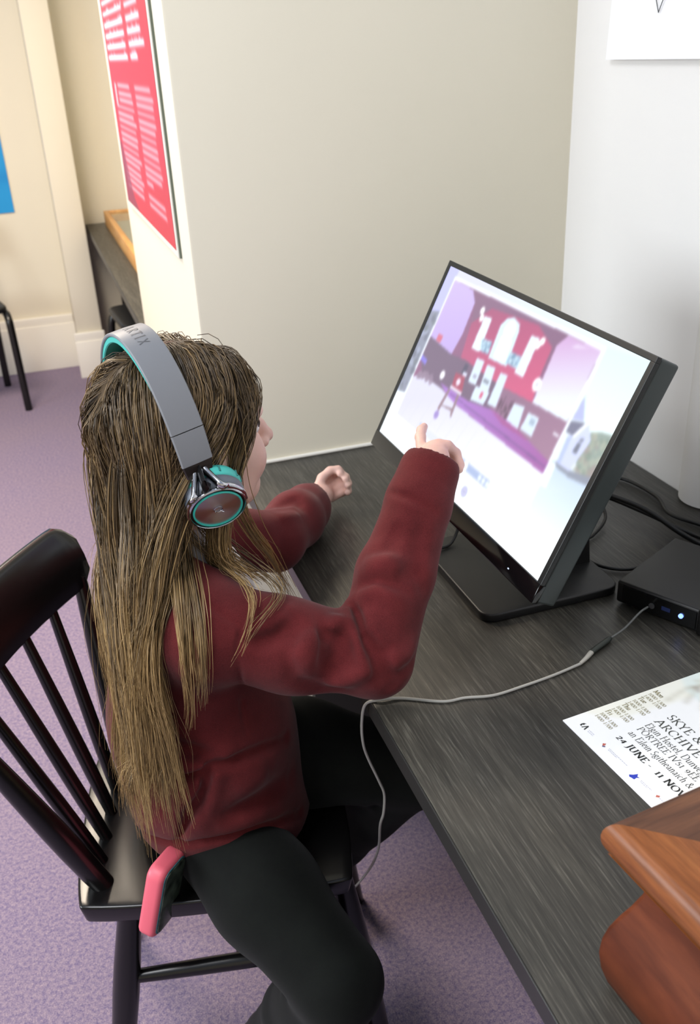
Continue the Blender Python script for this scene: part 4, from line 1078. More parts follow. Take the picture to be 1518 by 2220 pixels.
FOLDS = [
    ([(0.29,0.957,0.865),(0.283,0.932,0.867),(0.278,0.916,0.865),(0.279,0.904,0.858),(0.28,0.893,0.851),(0.282,0.884,0.843),(0.285,0.879,0.833),(0.284,0.876,0.829),(0.283,0.874,0.823),(0.275,0.875,0.818),(0.268,0.878,0.813),(0.255,0.882,0.806),(0.242,0.888,0.799)], 0.009, 0.0216),
    ([(0.29,0.905,0.859),(0.291,0.896,0.853),(0.292,0.886,0.847),(0.294,0.881,0.84),(0.296,0.875,0.833),(0.299,0.871,0.826),(0.302,0.868,0.817),(0.308,0.867,0.806),(0.314,0.868,0.794)], 0.01, -0.0351),
    ([(0.274,0.914,0.864),(0.268,0.904,0.861),(0.262,0.897,0.855),(0.257,0.892,0.849),(0.252,0.888,0.842),(0.246,0.885,0.833),(0.24,0.884,0.823)], 0.015, -0.027),
    ([(0.3,0.926,0.873),(0.301,0.915,0.867),(0.302,0.905,0.86),(0.301,0.891,0.851),(0.302,0.88,0.839)], 0.009, 0.0108),
    ([(0.292,0.94,0.869),(0.292,0.922,0.867),(0.294,0.909,0.863)], 0.006, -0.0162),
    ([(0.298,0.893,0.852),(0.3,0.885,0.845),(0.301,0.879,0.837),(0.308,0.879,0.838),(0.314,0.88,0.839)], 0.006, -0.0162),
    ([(0.254,0.91,0.867),(0.259,0.912,0.868),(0.264,0.915,0.868),(0.267,0.915,0.866),(0.27,0.914,0.866)], 0.011, 0.0216),
    ([(0.243,0.906,0.867),(0.245,0.902,0.862),(0.247,0.898,0.858)], 0.008, -0.0216),
    ([(0.199,0.898,0.864),(0.21,0.897,0.863),(0.221,0.896,0.862),(0.232,0.896,0.858),(0.243,0.895,0.855)], 0.02, 0.0135),
    ([(0.227,0.908,0.875),(0.217,0.905,0.874),(0.207,0.904,0.872),(0.196,0.904,0.872),(0.185,0.906,0.872)], 0.014, -0.0135),
    ([(0.199,0.888,0.824),(0.213,0.888,0.812),(0.229,0.892,0.797),(0.247,0.891,0.79),(0.263,0.886,0.786)], 0.012, -0.0108),
    ([(0.375,1.034,0.971),(0.38,1.009,0.977),(0.389,0.997,0.977),(0.402,0.983,0.97),(0.418,0.977,0.958)], 0.0045, -0.0074),
    ([(0.35,0.931,0.908),(0.36,0.93,0.908),(0.369,0.93,0.907)], 0.014, -0.0126),
    ([(0.398,0.972,0.954),(0.39,0.96,0.94),(0.382,0.948,0.926),(0.374,0.934,0.913),(0.375,0.929,0.902),(0.377,0.925,0.889)], 0.01, -0.0147),
    ([(0.354,0.981,0.944),(0.362,0.968,0.942),(0.371,0.96,0.938)], 0.014, -0.0084),
    ([(0.321,0.959,0.91),(0.331,0.953,0.917),(0.342,0.95,0.923)], 0.02, 0.0063),
    ([(0.103,0.955,0.92),(0.115,0.943,0.914),(0.128,0.933,0.905),(0.138,0.927,0.897),(0.148,0.922,0.888),(0.143,0.915,0.876),(0.138,0.909,0.863),(0.137,0.909,0.84),(0.141,0.932,0.798),(0.146,0.973,0.742),(0.145,0.969,0.719),(0.144,0.963,0.696)], 0.0035, -0.0053),
    ([(0.155,0.919,0.883),(0.169,0.92,0.884),(0.184,0.92,0.885),(0.194,0.926,0.889),(0.204,0.934,0.892)], 0.01, 0.0126),
    ([(0.153,0.912,0.87),(0.166,0.91,0.871),(0.18,0.908,0.872),(0.193,0.911,0.878),(0.206,0.916,0.883)], 0.01, -0.0126),
    ([(0.012,1.002,0.692),(0.024,0.989,0.697),(0.036,0.979,0.7),(0.055,0.965,0.699),(0.075,0.957,0.694),(0.087,0.952,0.69),(0.1,0.951,0.683)], 0.011, -0.0231),
    ([(-0.015,1.036,0.615),(0.002,1.004,0.637),(0.019,0.984,0.649),(0.038,0.967,0.66),(0.058,0.958,0.665),(0.077,0.951,0.67),(0.096,0.949,0.672),(0.116,0.949,0.672),(0.143,0.957,0.671),(0.171,0.973,0.662),(0.204,1.002,0.643)], 0.008, -0.0189),
    ([(0.0,1.011,0.661),(0.017,0.989,0.673),(0.034,0.975,0.68),(0.05,0.964,0.683),(0.067,0.957,0.682),(0.083,0.952,0.68),(0.1,0.949,0.676)], 0.014, 0.0126),
    ([(-0.013,1.047,0.572),(-0.006,1.022,0.594),(0.001,1.007,0.607)], 0.01, -0.021),
    ([(-0.006,1.042,0.527),(0.007,1.011,0.547),(0.028,0.98,0.588),(0.048,0.96,0.618),(0.067,0.951,0.637),(0.08,0.948,0.647),(0.093,0.947,0.655)], 0.013, 0.0189),
    ([(0.044,0.972,0.542),(0.061,0.96,0.569),(0.077,0.951,0.593),(0.086,0.946,0.619),(0.095,0.946,0.64),(0.096,0.947,0.652),(0.097,0.947,0.664)], 0.007, 0.0147),
    ([(0.042,0.973,0.546),(0.05,0.964,0.575),(0.058,0.957,0.603),(0.071,0.95,0.628),(0.083,0.948,0.649),(0.087,0.948,0.662),(0.091,0.949,0.675)], 0.008, -0.0273),
    ([(-0.012,1.072,0.489),(-0.0,1.028,0.518),(0.011,1.008,0.524),(0.028,0.986,0.534),(0.044,0.972,0.537),(0.068,0.958,0.548),(0.093,0.951,0.551),(0.118,0.949,0.549),(0.143,0.954,0.544),(0.168,0.963,0.534),(0.19,0.977,0.524),(0.213,1.001,0.504)], 0.007, -0.0147),
    ([(0.088,0.95,0.582),(0.108,0.947,0.59),(0.128,0.949,0.592),(0.149,0.955,0.59),(0.175,0.97,0.588),(0.204,0.998,0.574)], 0.016, -0.0126),
    ([(0.112,0.945,0.624),(0.13,0.947,0.632),(0.149,0.955,0.635),(0.168,0.965,0.636)], 0.02, 0.0105),
    ([(0.244,0.914,0.873),(0.238,0.904,0.865),(0.233,0.894,0.857),(0.233,0.888,0.845),(0.234,0.884,0.83)], 0.009, -0.0084),
    ([(0.229,0.911,0.876),(0.221,0.902,0.87),(0.214,0.895,0.861),(0.214,0.889,0.846),(0.216,0.886,0.827)], 0.012, 0.0074),
    ([(0.208,0.906,0.875),(0.202,0.898,0.865),(0.196,0.894,0.854),(0.197,0.889,0.841),(0.199,0.888,0.824)], 0.01, -0.0063),
    ([(0.299,0.949,0.879),(0.309,0.937,0.887),(0.322,0.931,0.892),(0.332,0.92,0.889),(0.344,0.914,0.883)], 0.011, 0.0084),
    ([(0.302,0.96,0.884),(0.312,0.945,0.894),(0.325,0.937,0.9),(0.338,0.926,0.896),(0.354,0.92,0.889)], 0.009, -0.0074),
    ([(0.313,0.964,0.902),(0.326,0.952,0.912),(0.34,0.945,0.918),(0.354,0.934,0.912),(0.369,0.927,0.903)], 0.01, 0.0063),
    ([(0.324,0.977,0.919),(0.337,0.964,0.928),(0.352,0.959,0.932),(0.365,0.95,0.929),(0.38,0.945,0.923)], 0.01, -0.0063),
    ([(0.312,0.87,0.825),(0.324,0.874,0.826),(0.337,0.881,0.825),(0.347,0.89,0.828),(0.356,0.897,0.833)], 0.01, 0.0084),
    ([(0.32,0.869,0.803),(0.331,0.873,0.808),(0.346,0.885,0.806),(0.355,0.895,0.81)], 0.008, -0.0063),
    ([(-0.012,1.059,0.531),(0.007,1.011,0.554),(0.025,0.988,0.555),(0.049,0.967,0.57),(0.072,0.954,0.577),(0.096,0.949,0.577),(0.121,0.95,0.577),(0.147,0.955,0.573),(0.176,0.97,0.56)], 0.028, 0.0105),
    ([(0.005,1.002,0.659),(0.023,0.983,0.669),(0.042,0.967,0.675),(0.06,0.958,0.676),(0.083,0.951,0.679),(0.107,0.95,0.678),(0.131,0.953,0.673)], 0.022, 0.0084),
    ([(0.019,0.984,0.606),(0.041,0.965,0.614),(0.064,0.953,0.614)], 0.016, -0.0063),
    ([(0.288,1.34,0.829),(0.308,1.344,0.829),(0.329,1.349,0.829),(0.332,1.342,0.825),(0.336,1.335,0.821)], 0.01, -0.0105),
    ([(0.28,1.28,0.836),(0.301,1.292,0.83),(0.326,1.315,0.819)], 0.012, 0.0084),
]

def build_trousers(h=0.0042):
    f = Field((-0.08, 0.66, 0.06), (0.56, 1.34, 0.66), h)
    f.ell(J['pelvis'] + (0.0, 0, -0.012), (0.110, 0.140, 0.078), k=0.03); f.ell(J['pelvis'] + (0.0, 0, 0.05), (0.10, 0.13, 0.06), k=0.03)
    mR = J['hipR'] * 0.5 + J['knR'] * 0.5; mL = J['hipL'] * 0.5 + J['knL'] * 0.5
    f.chain([J['hipR'], mR + (0, 0, -0.004), J['knR']], [0.076, 0.073, 0.059], 0.03)
    f.chain([J['knR'], J['knR'] * 0.55 + J['anR'] * 0.45 + (-0.006, 0.008, -0.004), J['anR']], [0.058, 0.050, 0.040], 0.012)
    f.chain([J['hipL'], mL + (0, 0, 0.004), J['knL']], [0.084, 0.078, 0.060], 0.03)
    f.chain([J['knL'], J['knL'] * 0.55 + J['anL'] * 0.45 + (-0.006, 0.006, -0.004), J['anL']], [0.058, 0.052, 0.041], 0.012)
    # sits flat on the seat board
    rs = np.random.RandomState(8); dirs = rs.normal(size=(5, 3)); ph = rs.uniform(0, 6.28, 5); fr = rs.uniform(30, 60, 5)
    def fn(X, Y, Z):
        v = 0
        for q in range(5):
            d = dirs[q] / np.linalg.norm(dirs[q]); v = v + np.sin((X * d[0] + Y * d[1] + Z * d[2]) * fr[q] + ph[q])
        return v * 0.0005
    f.ripple(f.lo, f.lo + f.h * f.n, fn)
    # creases behind the bent knees
    for kn, an, hp_ in (('knR', 'anR', 'hipR'), ('knL', 'anL', 'hipL')):
        b = (J[an] - J[kn]) / np.linalg.norm(J[an] - J[kn]) + (J[hp_] - J[kn]) / np.linalg.norm(J[hp_] - J[kn]); b /= np.linalg.norm(b)
        ax = np.cross(J[an] - J[kn], J[hp_] - J[kn]); ax /= np.linalg.norm(ax)
        c = J[kn] + b * 0.055
        f.fold([c - ax * 0.06, c + b * 0.004, c + ax * 0.06], 0.010, -0.010)
        f.fold([c + b * 0.018 - ax * 0.055 + (0.01, 0, -0.012), c + b * 0.02, c + b * 0.018 + ax * 0.055 + (0.01, 0, -0.012)], 0.009, 0.005)
    return f

def build_shirt(h=0.0035):
    f = Field((-0.05, 0.95, 0.72), (0.24, 1.26, 1.02), h)
    f.ell((0.106, 1.102, 0.80), (0.098, 0.128, 0.140), k=0.03)
    f.cone(J['neck'] + (0.0, 0, -0.03), J['neck'] + (0.006, 0, 0.022), 0.066, 0.052, 0.03)
    f.ell(J['neck'] + (0.02, 0, 0.055), (0.058, 0.056, 0.034), k=0.006, op='cut')
    return f
# ------------------------------------------------------------------ build the figure
person = empty('person', (0.10, 1.12, 0.0))
tag(person, 'child in a maroon hoodie and dark leggings seated at the desk, pointing at the screen', 'person')

def fabric(name, dark, light, rough=0.9, scale=900.0, sheen=0.25):
    M = Mat(name, light, rough, spec=0.15)
    v = M.coords(); n = M.noise(v, scale, 2, 0.6); n2_ = M.noise(v, 26.0, 4, 0.6)
    M.base(M.mix(0.45, M.ramp(n, [(0.3, dark), (0.7, light)]), M.ramp(n2_, [(0.3, dark), (0.7, light)])))
    M.b.inputs['Sheen Weight'].default_value = sheen; M.b.inputs['Sheen Roughness'].default_value = 0.5
    M.bump(n, 0.35, 0.0008)
    return M.m
M_hoodie = fabric('maroon_fleece', srgb(76, 24, 26), srgb(108, 40, 42), sheen=0.1)
M_trouser = fabric('dark_green_black_jersey', srgb(11, 12, 11), srgb(21, 24, 21), 0.85, 1200.0, 0.05)
M_shirt = fabric('white_cotton', srgb(214, 212, 214), srgb(236, 234, 236), 0.85, 1000.0, 0.1)
M_shoe = plastic('black_shoe', srgb(24, 24, 26), 0.6)
def skin():
    M = Mat('skin', srgb(228, 188, 172), 0.5, spec=0.35)
    a = M.node('ShaderNodeAttribute', attribute_name='flush')
    n = M.noise(M.coords(), 60.0, 3)
    c = M.mix(n, srgb(224, 184, 170), srgb(234, 198, 184))
    M.base(M.mix(a.outputs['Fac'], c, srgb(196, 116, 108)))
    M.b.inputs['Subsurface Weight'].default_value = 0.15; M.b.inputs['Subsurface Radius'].default_value = (0.01, 0.004, 0.002); M.b.inputs['Subsurface Scale'].default_value = 0.3
    M.bump(M.noise(M.coords(), 700.0, 2), 0.08, 0.0005)
    return M.m
bodyF = build_body(); V, F = bodyF.mesh(); V = relax(V, F, 1, 0.4)
me = mesh_np('body', V, F)
fl = np.zeros(len(V))
for c, r, a in ((hd(0.086, 0, -0.060), 0.013, 0.75), (hd(0.062, 0.040, -0.036), 0.022, 0.22), (hd(0.062, -0.040, -0.036), 0.022, 0.22), (hd(0.110, 0, -0.030), 0.010, 0.2)):
    fl = np.maximum(fl, a * np.exp(-((V - c) ** 2).sum(1) / r ** 2))
for tip in (J['palmR'], J['palmL']): fl = np.maximum(fl, 0.16 * np.exp(-((V - tip) ** 2).sum(1) / 0.07 ** 2))
at = me.attributes.new('flush', 'FLOAT', 'POINT'); at.data.foreach_set('value', fl.astype(np.float32))
body = setpar(link('body', me, skin()), person)
hoodF = build_hoodie(); V, F = hoodF.mesh(); V = relax(V, F, 1, 0.5)
hoodie = setpar(link('hoodie', mesh_np('hoodie', V, F), M_hoodie), person)
trF = build_trousers(); V, F = trF.mesh(); V = relax(V, F, 2, 0.5)
setpar(link('leggings', mesh_np('leggings', V, F), M_trouser), person)
shF = build_shirt(); V, F = shF.mesh(); V = relax(V, F, 1, 0.5)
setpar(link('shirt', mesh_np('shirt', V, F), M_shirt), person)
for an, dr in (('anR', (0.55, -0.80)), ('anL', (0.90, -0.42))):
    a = J[an]; d = np.array([*dr, 0.0]) / np.linalg.norm(dr)
    f = Field(a - 0.14, a + 0.18, 0.005); f.d[:] = 0.06
    heel = np.array([a[0], a[1], 0.036]) - d * 0.022
    f.cone(a + (0, 0, 0.01), heel + (0, 0, 0.012), 0.040, 0.036, 0.02); f.cone(heel, heel + d * 0.075, 0.034, 0.037, 0.03); f.cone(heel + d * 0.075, heel + d * 0.145 + (0, 0, -0.004), 0.037, 0.030, 0.02)
    f.plane_cut((0, 0, 0.003), (0, 0, -1), 0.006); V, F = f.mesh(); V = relax(V, F, 2)
    setpar(link('shoe', mesh_np('shoe', V, F), M_shoe), person)
# eyes, lashes and brows
M_eye = Mat('eye_white', srgb(236, 232, 230), 0.15).m; M_iris = Mat('iris', srgb(70, 84, 96), 0.1).m; M_lash = Mat('lash', srgb(44, 32, 24), 0.7).m
for s in (-1, 1):
    c = hd(0.0635, s * 0.0300, 0.001)
    rot = Matrix([[HR[i], HU[i], HF[i], c[i]] for i in range(3)] + [[0, 0, 0, 1]])
    e = lathe('eye', [(0.0004 if k in (0, 16) else 0.0118 * math.sin(PI * k / 16), -0.0118 * math.cos(PI * k / 16)) for k in range(17)], M_eye, None, 24, rot, 80); setpar(e, person)
    ir = lathe('iris', [(0.0054, 0.0098), (0.0050, 0.0112), (0.0001, 0.0122)], M_iris, None, 20, rot, 80); setpar(ir, person)
    P = [hd(0.0745 - 0.006 * t * t, s * (0.030 + 0.0125 * t), 0.0075 - 0.004 * t * t) for t in np.linspace(-1, 1, 9)]
    setpar(tube('eyelashes', P, [0.0005, 0.001, 0.0013, 0.0014, 0.0014, 0.0014, 0.0014, 0.0012, 0.0006], M_lash, None, 6), person)
    P = [hd(0.0815 - 0.012 * ((t + 0.6) / 1.6) ** 2, s * (0.030 + 0.017 * t), 0.0225 + 0.003 * (1 - t * t)) for t in np.linspace(-1, 1, 9)]
    setpar(tube('eyebrow', P, [0.0008, 0.0018, 0.0022, 0.0022, 0.0021, 0.0019, 0.0016, 0.0012, 0.0006], M_lash, None, 6), person)
# ------------------------------------------------------------------ long hair: guide strands fall over head, shoulders and back, then each is filled out to a lock
def hdist(P): return np.minimum(bodyF.sample(P), hoodF.sample(P))
def hgrad(P, e=0.005):
    g = np.stack([hdist(P + d) - hdist(P - d) for d in np.eye(3) * e], -1)
    return g / (np.linalg.norm(g, axis=-1, keepdims=True) + 1e-9)
HAX_ = np.array([HF, HR, HU])
def grow(n_guides, seed):
    rs = np.random.RandomState(seed)
    rad = HS * np.array([0.090, 0.071, 0.080]); cen = hd(-0.014, 0, 0.030)
    N = []
    while len(N) < n_guides:
        n = rs.normal(size=3); n /= np.linalg.norm(n)
        thr = -0.72 + (n[0] + 1) / 2 * 1.18
        if n[2] > thr: N.append(n)
    N = np.array(N)
    P = cen + (N * rad) @ HAX_
    side = np.where(N[:, 1] + 0.04 > 0, 1.0, -1.0)
    top = np.clip((N[:, 2] - 0.2) / 0.7, 0, 1)[:, None]
    D = (side[:, None] * HR) * (0.9 * top) - HU * (1.0 - 0.55 * top) - HF * np.where(N[:, 0] < -0.2, 0.55, 0.10)[:, None] * top
    # the locks in front of the ear lean forward a little, then hang
    front = (N[:, 0] > 0.42)
    D[front] += HF * 0.22
    D /= np.linalg.norm(D, axis=1)[:, None]
    lay = rs.uniform(0, 1, n_guides) ** 1.3
    left = N[:, 1] < -0.50
    L = np.where(N[:, 1] > 0.35, rs.uniform(0.36, 0.50, n_guides), rs.uniform(0.44, 0.57, n_guides))
    back = ~front & ~left
    L = np.where(front | left, rs.uniform(0.24, 0.38, n_guides), L)
    step = 0.011; K = 62; path = [P.copy()]
    wob = rs.uniform(0, 6.28, (n_guides, 3)); amp = rs.uniform(0.02, 0.08, n_guides)
    ty = 0.985 + 0.055 * rs.uniform(-1, 1, n_guides); tx = 0.030 + 0.035 * rs.uniform(-1, 1, n_guides)
    for k in range(K):
        s = k * step
        g = np.array([0, 0, -1.0])
        hc = (P - HC) @ HAX_.T                                   # head coordinates
        onhead = (hc[:, 2] > np.where(hc[:, 0] < -0.03, 0.005, -0.06))
        stiff = np.where(onhead, 0.84, 0.76)[:, None]
        T = stiff * D + (1 - stiff) * g
        # combed close to the head
        d0 = hdist(P); cl0 = 0.003 + 0.0065 * lay
        n0 = hgrad(P)
        T -= n0 * (np.clip((d0 - cl0) / 0.010, 0, 1) * np.where(onhead, 0.45, 0.0))[:, None]
        # behind the ear the hair is swept back
        ear = back & (hc[:, 0] > -0.050) & (hc[:, 2] < 0.080) & (hc[:, 2] > -0.10)
        T[ear] -= HF * 0.22
        # below the nape the curtain gathers towards the near shoulder and its tips
        low = back & (hc[:, 2] < -0.02)
        T[low] += np.stack([np.clip(tx[low] - P[low, 0], -0.1, 0.1) * 1.3, np.clip(ty[low] - P[low, 1], -0.12, 0.12) * 1.7, 0 * P[low, 0]], 1)
        lw = left & (hc[:, 2] < -0.02)
        T[lw] += np.stack([np.clip(0.14 - P[lw, 0], -0.1, 0.1) * 1.2, np.clip(1.19 - P[lw, 1], -0.1, 0.1) * 0.8, 0 * P[lw, 0]], 1)
        T += (np.where(onhead, 0.15, 0.5) * amp)[:, None] * np.sin(wob + s * np.array([38, 31, 22]))
        T /= np.linalg.norm(T, axis=1)[:, None]
        Q = P + T * step
        cl = 0.003 + 0.0065 * lay + 0.008 * np.clip((s - 0.15) / 0.2, 0, 1) * lay
        for _ in range(2):
            d = hdist(Q); hit = d < cl
            if hit.any(): Q[hit] += hgrad(Q[hit]) * (cl[hit] - d[hit])[:, None]
        # the face stays free
        hq = (Q - HC) @ HAX_.T
        fmax = np.interp(hq[:, 2], [-0.12, -0.05, 0.0, 0.035, 0.07], [0.008, 0.000, 0.030, 0.054, 0.088])
        ex = np.where(front | left, np.clip(hq[:, 0] - fmax, 0, 0.006), 0)
        Q -= HF * ex[:, None]
        D = Q - P; D /= np.linalg.norm(D, axis=1)[:, None] + 1e-9
        P = Q; path.append(P.copy())
    A_ = np.array(path).transpose(1, 0, 2)
    for _ in range(4): A_[:, 1:-1] = 0.5 * A_[:, 1:-1] + 0.25 * (A_[:, :-2] + A_[:, 2:])
    return A_, L, N, step
# locks that come forward over the shoulder and beside the face
LOCKS = [
    [(.125, 1.005, 1.06), (.127, 1.015, 1.01), (.135, 1.035, .972), (.150, 1.045, .945), (.178, 1.035, .917), (.200, 1.000, .905), (.207, .968, .902), (.203, .946, .905), (.192, .928, .905), (.175, .914, .899), (.156, .908, .882), (.135, .903, .853)],
    [(.120, 1.000, 1.05), (.115, 1.015, 1.00), (.114, 1.035, .970), (.131, 1.030, .942), (.150, 1.008, .925), (.166, .975, .917), (.170, .945, .912), (.165, .926, .904), (.150, .908, .880), (.130, .903, .848)],
    [(.172, 1.035, 1.120), (.180, 1.035, 1.060), (.182, 1.044, 1.000), (.196, 1.056, .945), (.222, 1.070, .890), (.238, 1.085, .845), (.256, 1.095, .795), (.262, 1.10, .75)],
    [(.165, 1.030, 1.100), (.172, 1.030, 1.045), (.178, 1.044, .985), (.200, 1.060, .930), (.226, 1.080, .880), (.240, 1.10, .83), (.250, 1.11, .78)],
    [(.110, 1.000, 1.05), (.108, 1.010, .99), (.107, 1.00, .945), (.103, .950, .930), (.099, .914, .899), (.094, .908, .842), (.088, .93, .77)],
    [(.105, 1.000, 1.04), (.100, 1.010, .98), (.092, .985, .942), (.085, .935, .920), (.080, .915, .87), (.078, .93, .79), (.070, .95, .72)],
]
BAND_O = HC - HF * 0.0377 - HU * 0.0202
BAND_U = math.cos(0.0999) * HU - math.sin(0.0999) * HF; BAND_W = math.cos(0.0999) * HF + math.sin(0.0999) * HU
def resample(path, L, step, n):
    t = np.linspace(0, 1, n) * L / step; i = np.clip(t.astype(int), 0, len(path) - 2); f = (t - i)[:, None]
    return path[i] * (1 - f) + path[i + 1] * f
def hair_mesh(n_guides=520, per=18, npts=25, seed=11):
    paths, L, N, step = grow(n_guides, seed); paths = list(paths); L = list(L)
    for q, lk in enumerate(LOCKS):
        c = catmull(lk, 12); s_ = np.concatenate([[0], np.cumsum(np.linalg.norm(np.diff(c, axis=0), axis=1))])
        for rep in range((1, 1, 1, 1, 2, 2)[q]):
            t_ = np.arange(0, s_[-1], step); paths.append(np.stack([np.interp(t_, s_, c[:, k]) for k in range(3)], 1)); L.append(s_[-1] - 1.1 * step)
    n_guides = len(paths)
    rs = np.random.RandomState(seed + 1); Vs, Fs, tone = [], [], []; base = 0
    t = np.linspace(0, 1, npts); a = np.array([0, 2.094, 4.189])
    ring = np.arange(3)
    Fq = np.array([[i * 3 + j, i * 3 + (j + 1) % 3, (i + 1) * 3 + (j + 1) % 3, (i + 1) * 3 + j] for i in range(npts - 1) for j in range(3)])
    for gi in range(n_guides):
        lock = rs.uniform(-1, 1)
        spread = 0.0070 * (1 - t) ** 1.2 + 0.0046 * (1 - 0.45 * t)
        for c in range(per):
            fly = rs.uniform() < 0.05
            q = resample(paths[gi], L[gi] * rs.uniform(0.80, 1.0), step, npts)
            o = rs.normal(size=3) * 0.75; o2 = rs.normal(size=3); ph = rs.uniform(0, 6.28, 3)
            w = (0.0010 if not fly else 0.0060) * t
            q = q + o * spread[:, None] * (0.35 + np.minimum(1, t * 2.2) * 0.65)[:, None] * (1 + (0.7 * t[:, None] if fly else 0)) + w[:, None] * np.sin(ph + t[:, None] * rs.uniform(9, 22, 3)) + o2 * (0.004 if not fly else 0.018) * (t ** 2)[:, None]
            d = hdist(q); m = d < 0.002
            if m.any(): q[m] += hgrad(q[m]) * (0.002 - d[m])[:, None]
            # pressed down under the headband
            e_ = q - BAND_O; r_b, u_b, w_b = e_ @ HR, e_ @ BAND_U, e_ @ BAND_W
            val = np.sqrt((r_b / 0.0970) ** 2 + (u_b / 0.1590) ** 2)
            k_ = np.where((np.abs(w_b) < 0.026) & (u_b > 0.005) & (val > 1) & (val < 1.5), 1 / val - 1, 0)[:, None]
            q = q + k_ * (r_b[:, None] * HR + u_b[:, None] * BAND_U)
            T = np.gradient(q, axis=0); T /= np.linalg.norm(T, axis=1)[:, None] + 1e-9
            n = np.cross(T, np.array([0.31, 0.52, 0.79])); n /= np.linalg.norm(n, axis=1)[:, None] + 1e-9; b = np.cross(T, n)
            r = rs.uniform(0.00040, 0.00078) * (0.55 if fly else 1.0) * np.clip(1.25 - t ** 3, 0.25, 1)
            v = q[:, None] + (n[:, None] * np.cos(a)[None, :, None] + b[:, None] * np.sin(a)[None, :, None]) * r[:, None, None]
            Vs.append(v.reshape(-1, 3)); Fs.append(Fq + base); base += npts * 3
            tn = np.clip(0.30 + 0.17 * lock + rs.normal() * 0.13 + 0.46 * t ** 1.2, 0, 1); tone.append(np.repeat(tn, 3))
    return np.concatenate(Vs), np.concatenate(Fs), np.concatenate(tone)
HV, HFc, HT = hair_mesh()
# dark close layer on the scalp under the strands
cap = Field(HC - 0.14, HC + 0.14, 0.005)
cap.ell(hd(-0.014, 0, 0.030), tuple(HS * q + 0.004 for q in (0.090, 0.071, 0.080)), HAX, 0.01)
cap.ell(hd(-0.055, 0, -0.035), tuple(HS * q for q in (0.050, 0.060, 0.055)), HAX, 0.03)
cap.plane_cut(hd(0.050, 0, 0.045), HF * 0.80 - HU * 0.62, 0.006)
cap.plane_cut(hd(0.02, 0, -0.055), HF * 0.5 - HU * 0.9, 0.006)
cv, cf = cap.mesh(); cv = relax(cv, cf, 2)
HT = np.concatenate([HT, np.full(len(cv), 0.12)]); HFc = np.concatenate([HFc, cf + len(HV)]); HV = np.concatenate([HV, cv])
me = mesh_np('hair', HV, HFc)
at = me.attributes.new('tone', 'FLOAT', 'POINT'); at.data.foreach_set('value', HT.astype(np.float32))
M = Mat('brown_blond_hair', (0.1, 0.06, 0.03), 0.36, spec=0.45)
a_ = M.node('ShaderNodeAttribute', attribute_name='tone')
M.base(M.ramp(a_.outputs['Fac'], [(0.0, srgb(48, 38, 29)), (0.35, srgb(102, 84, 61)), (0.65, srgb(148, 121, 82)), (1.0, srgb(196, 163, 110))]))
M.bump(M.noise(M.coords((300, 300, 40)), 1.0, 2), 0.1, 0.0005)
hair = setpar(link('hair', me, M.m), person); hair['kind'] = 'stuff'
# ------------------------------------------------------------------ headphones
hp_root = empty('headphones', tuple(hd(-0.0354, 0, -0.02))); tag(hp_root, 'grey and turquoise over-ear headphones worn on the long hair', 'headphones')
M_band = plastic('satin_grey_band', srgb(128, 130, 135), 0.42)
M_teal = plastic('turquoise_cushion', srgb(72, 186, 176), 0.5)
M_tealring = plastic('turquoise_gloss_ring', srgb(60, 196, 182), 0.22)
M_chrome = plastic('chrome', srgb(200, 200, 205), 0.12, 1.0)
M_slate = plastic('slate_grey_cup', srgb(92, 98, 108), 0.38)
M_brown = plastic('dark_slider', srgb(40, 33, 32), 0.2)
M_gap = plastic('black_gasket', srgb(14, 14, 16), 0.3)
def disc_mat():
    M = Mat('brushed_disc', srgb(206, 202, 206), 0.30, 1.0)
    M.b.inputs['Anisotropic'].default_value = 0.9; M.b.inputs['Anisotropic Rotation'].default_value = 0.25
    tg = M.node('ShaderNodeTangent', direction_type='RADIAL', axis='Z')
    M.lk(tg.outputs['Tangent'], M.b.inputs['Tangent'])
    return M.m
M_disc = disc_mat()
BP = (-0.0377, -0.0202, 0.1000, 0.1630, 0.0999)
Ub = math.cos(BP[4]) * HU - math.sin(BP[4]) * HF; Wb = math.cos(BP[4]) * HF + math.sin(BP[4]) * HU
BO = HC + HF * BP[0] + HU * BP[1]
def band_pt(th, off=0.0, w=0.0):
    ct, st = math.cos(th), math.sin(th)
    nx, ny = ct / BP[2], st / BP[3]; L = math.hypot(nx, ny)
    return BO + HR * (BP[2] * ct + off * nx / L) + Ub * (BP[3] * st + off * ny / L) + Wb * w
def sweep_band(name, th0, th1, prof, m, n=60):
    rings = [[band_pt(th0 + (th1 - th0) * i / n, o, w) for o, w in prof(i / n)] for i in range(n + 1)]
    return setpar(loft(name, rings, m, None, angle=40), hp_root)
def rprof(w, t0, t1, r=0.0012):
    return [(t0, -w + r), (t0 + r, -w), (t1 - r, -w), (t1, -w + r), (t1 + 0.0006, 0), (t1, w - r), (t1 - r, w), (t0 + r, w), (t0, w - r)]
d2r = math.radians
sweep_band('headband', d2r(24), d2r(156), lambda t: rprof(0.0205, 0.0, 0.0042), M_band)
for a, b in ((10.0, 23.6), (170.0, 156.4)): sweep_band('headband_end', d2r(a), d2r(b), lambda t: rprof(0.0195 + 0.001 * t, 0.0, 0.0040), M_band, 12)
for a, b in ((4.5, 9.9), (175.5, 170.1)): sweep_band('slider', d2r(a), d2r(b), lambda t: rprof(0.0165 + 0.0025 * t, -0.0015, 0.0026), M_brown, 8)
sweep_band('headband_padding', d2r(42), d2r(138), lambda t: rprof(0.0195, -0.0075 * math.sin(PI * max(0.02, min(0.98, t))) ** 0.4, -0.0001, 0.0012), M_teal)
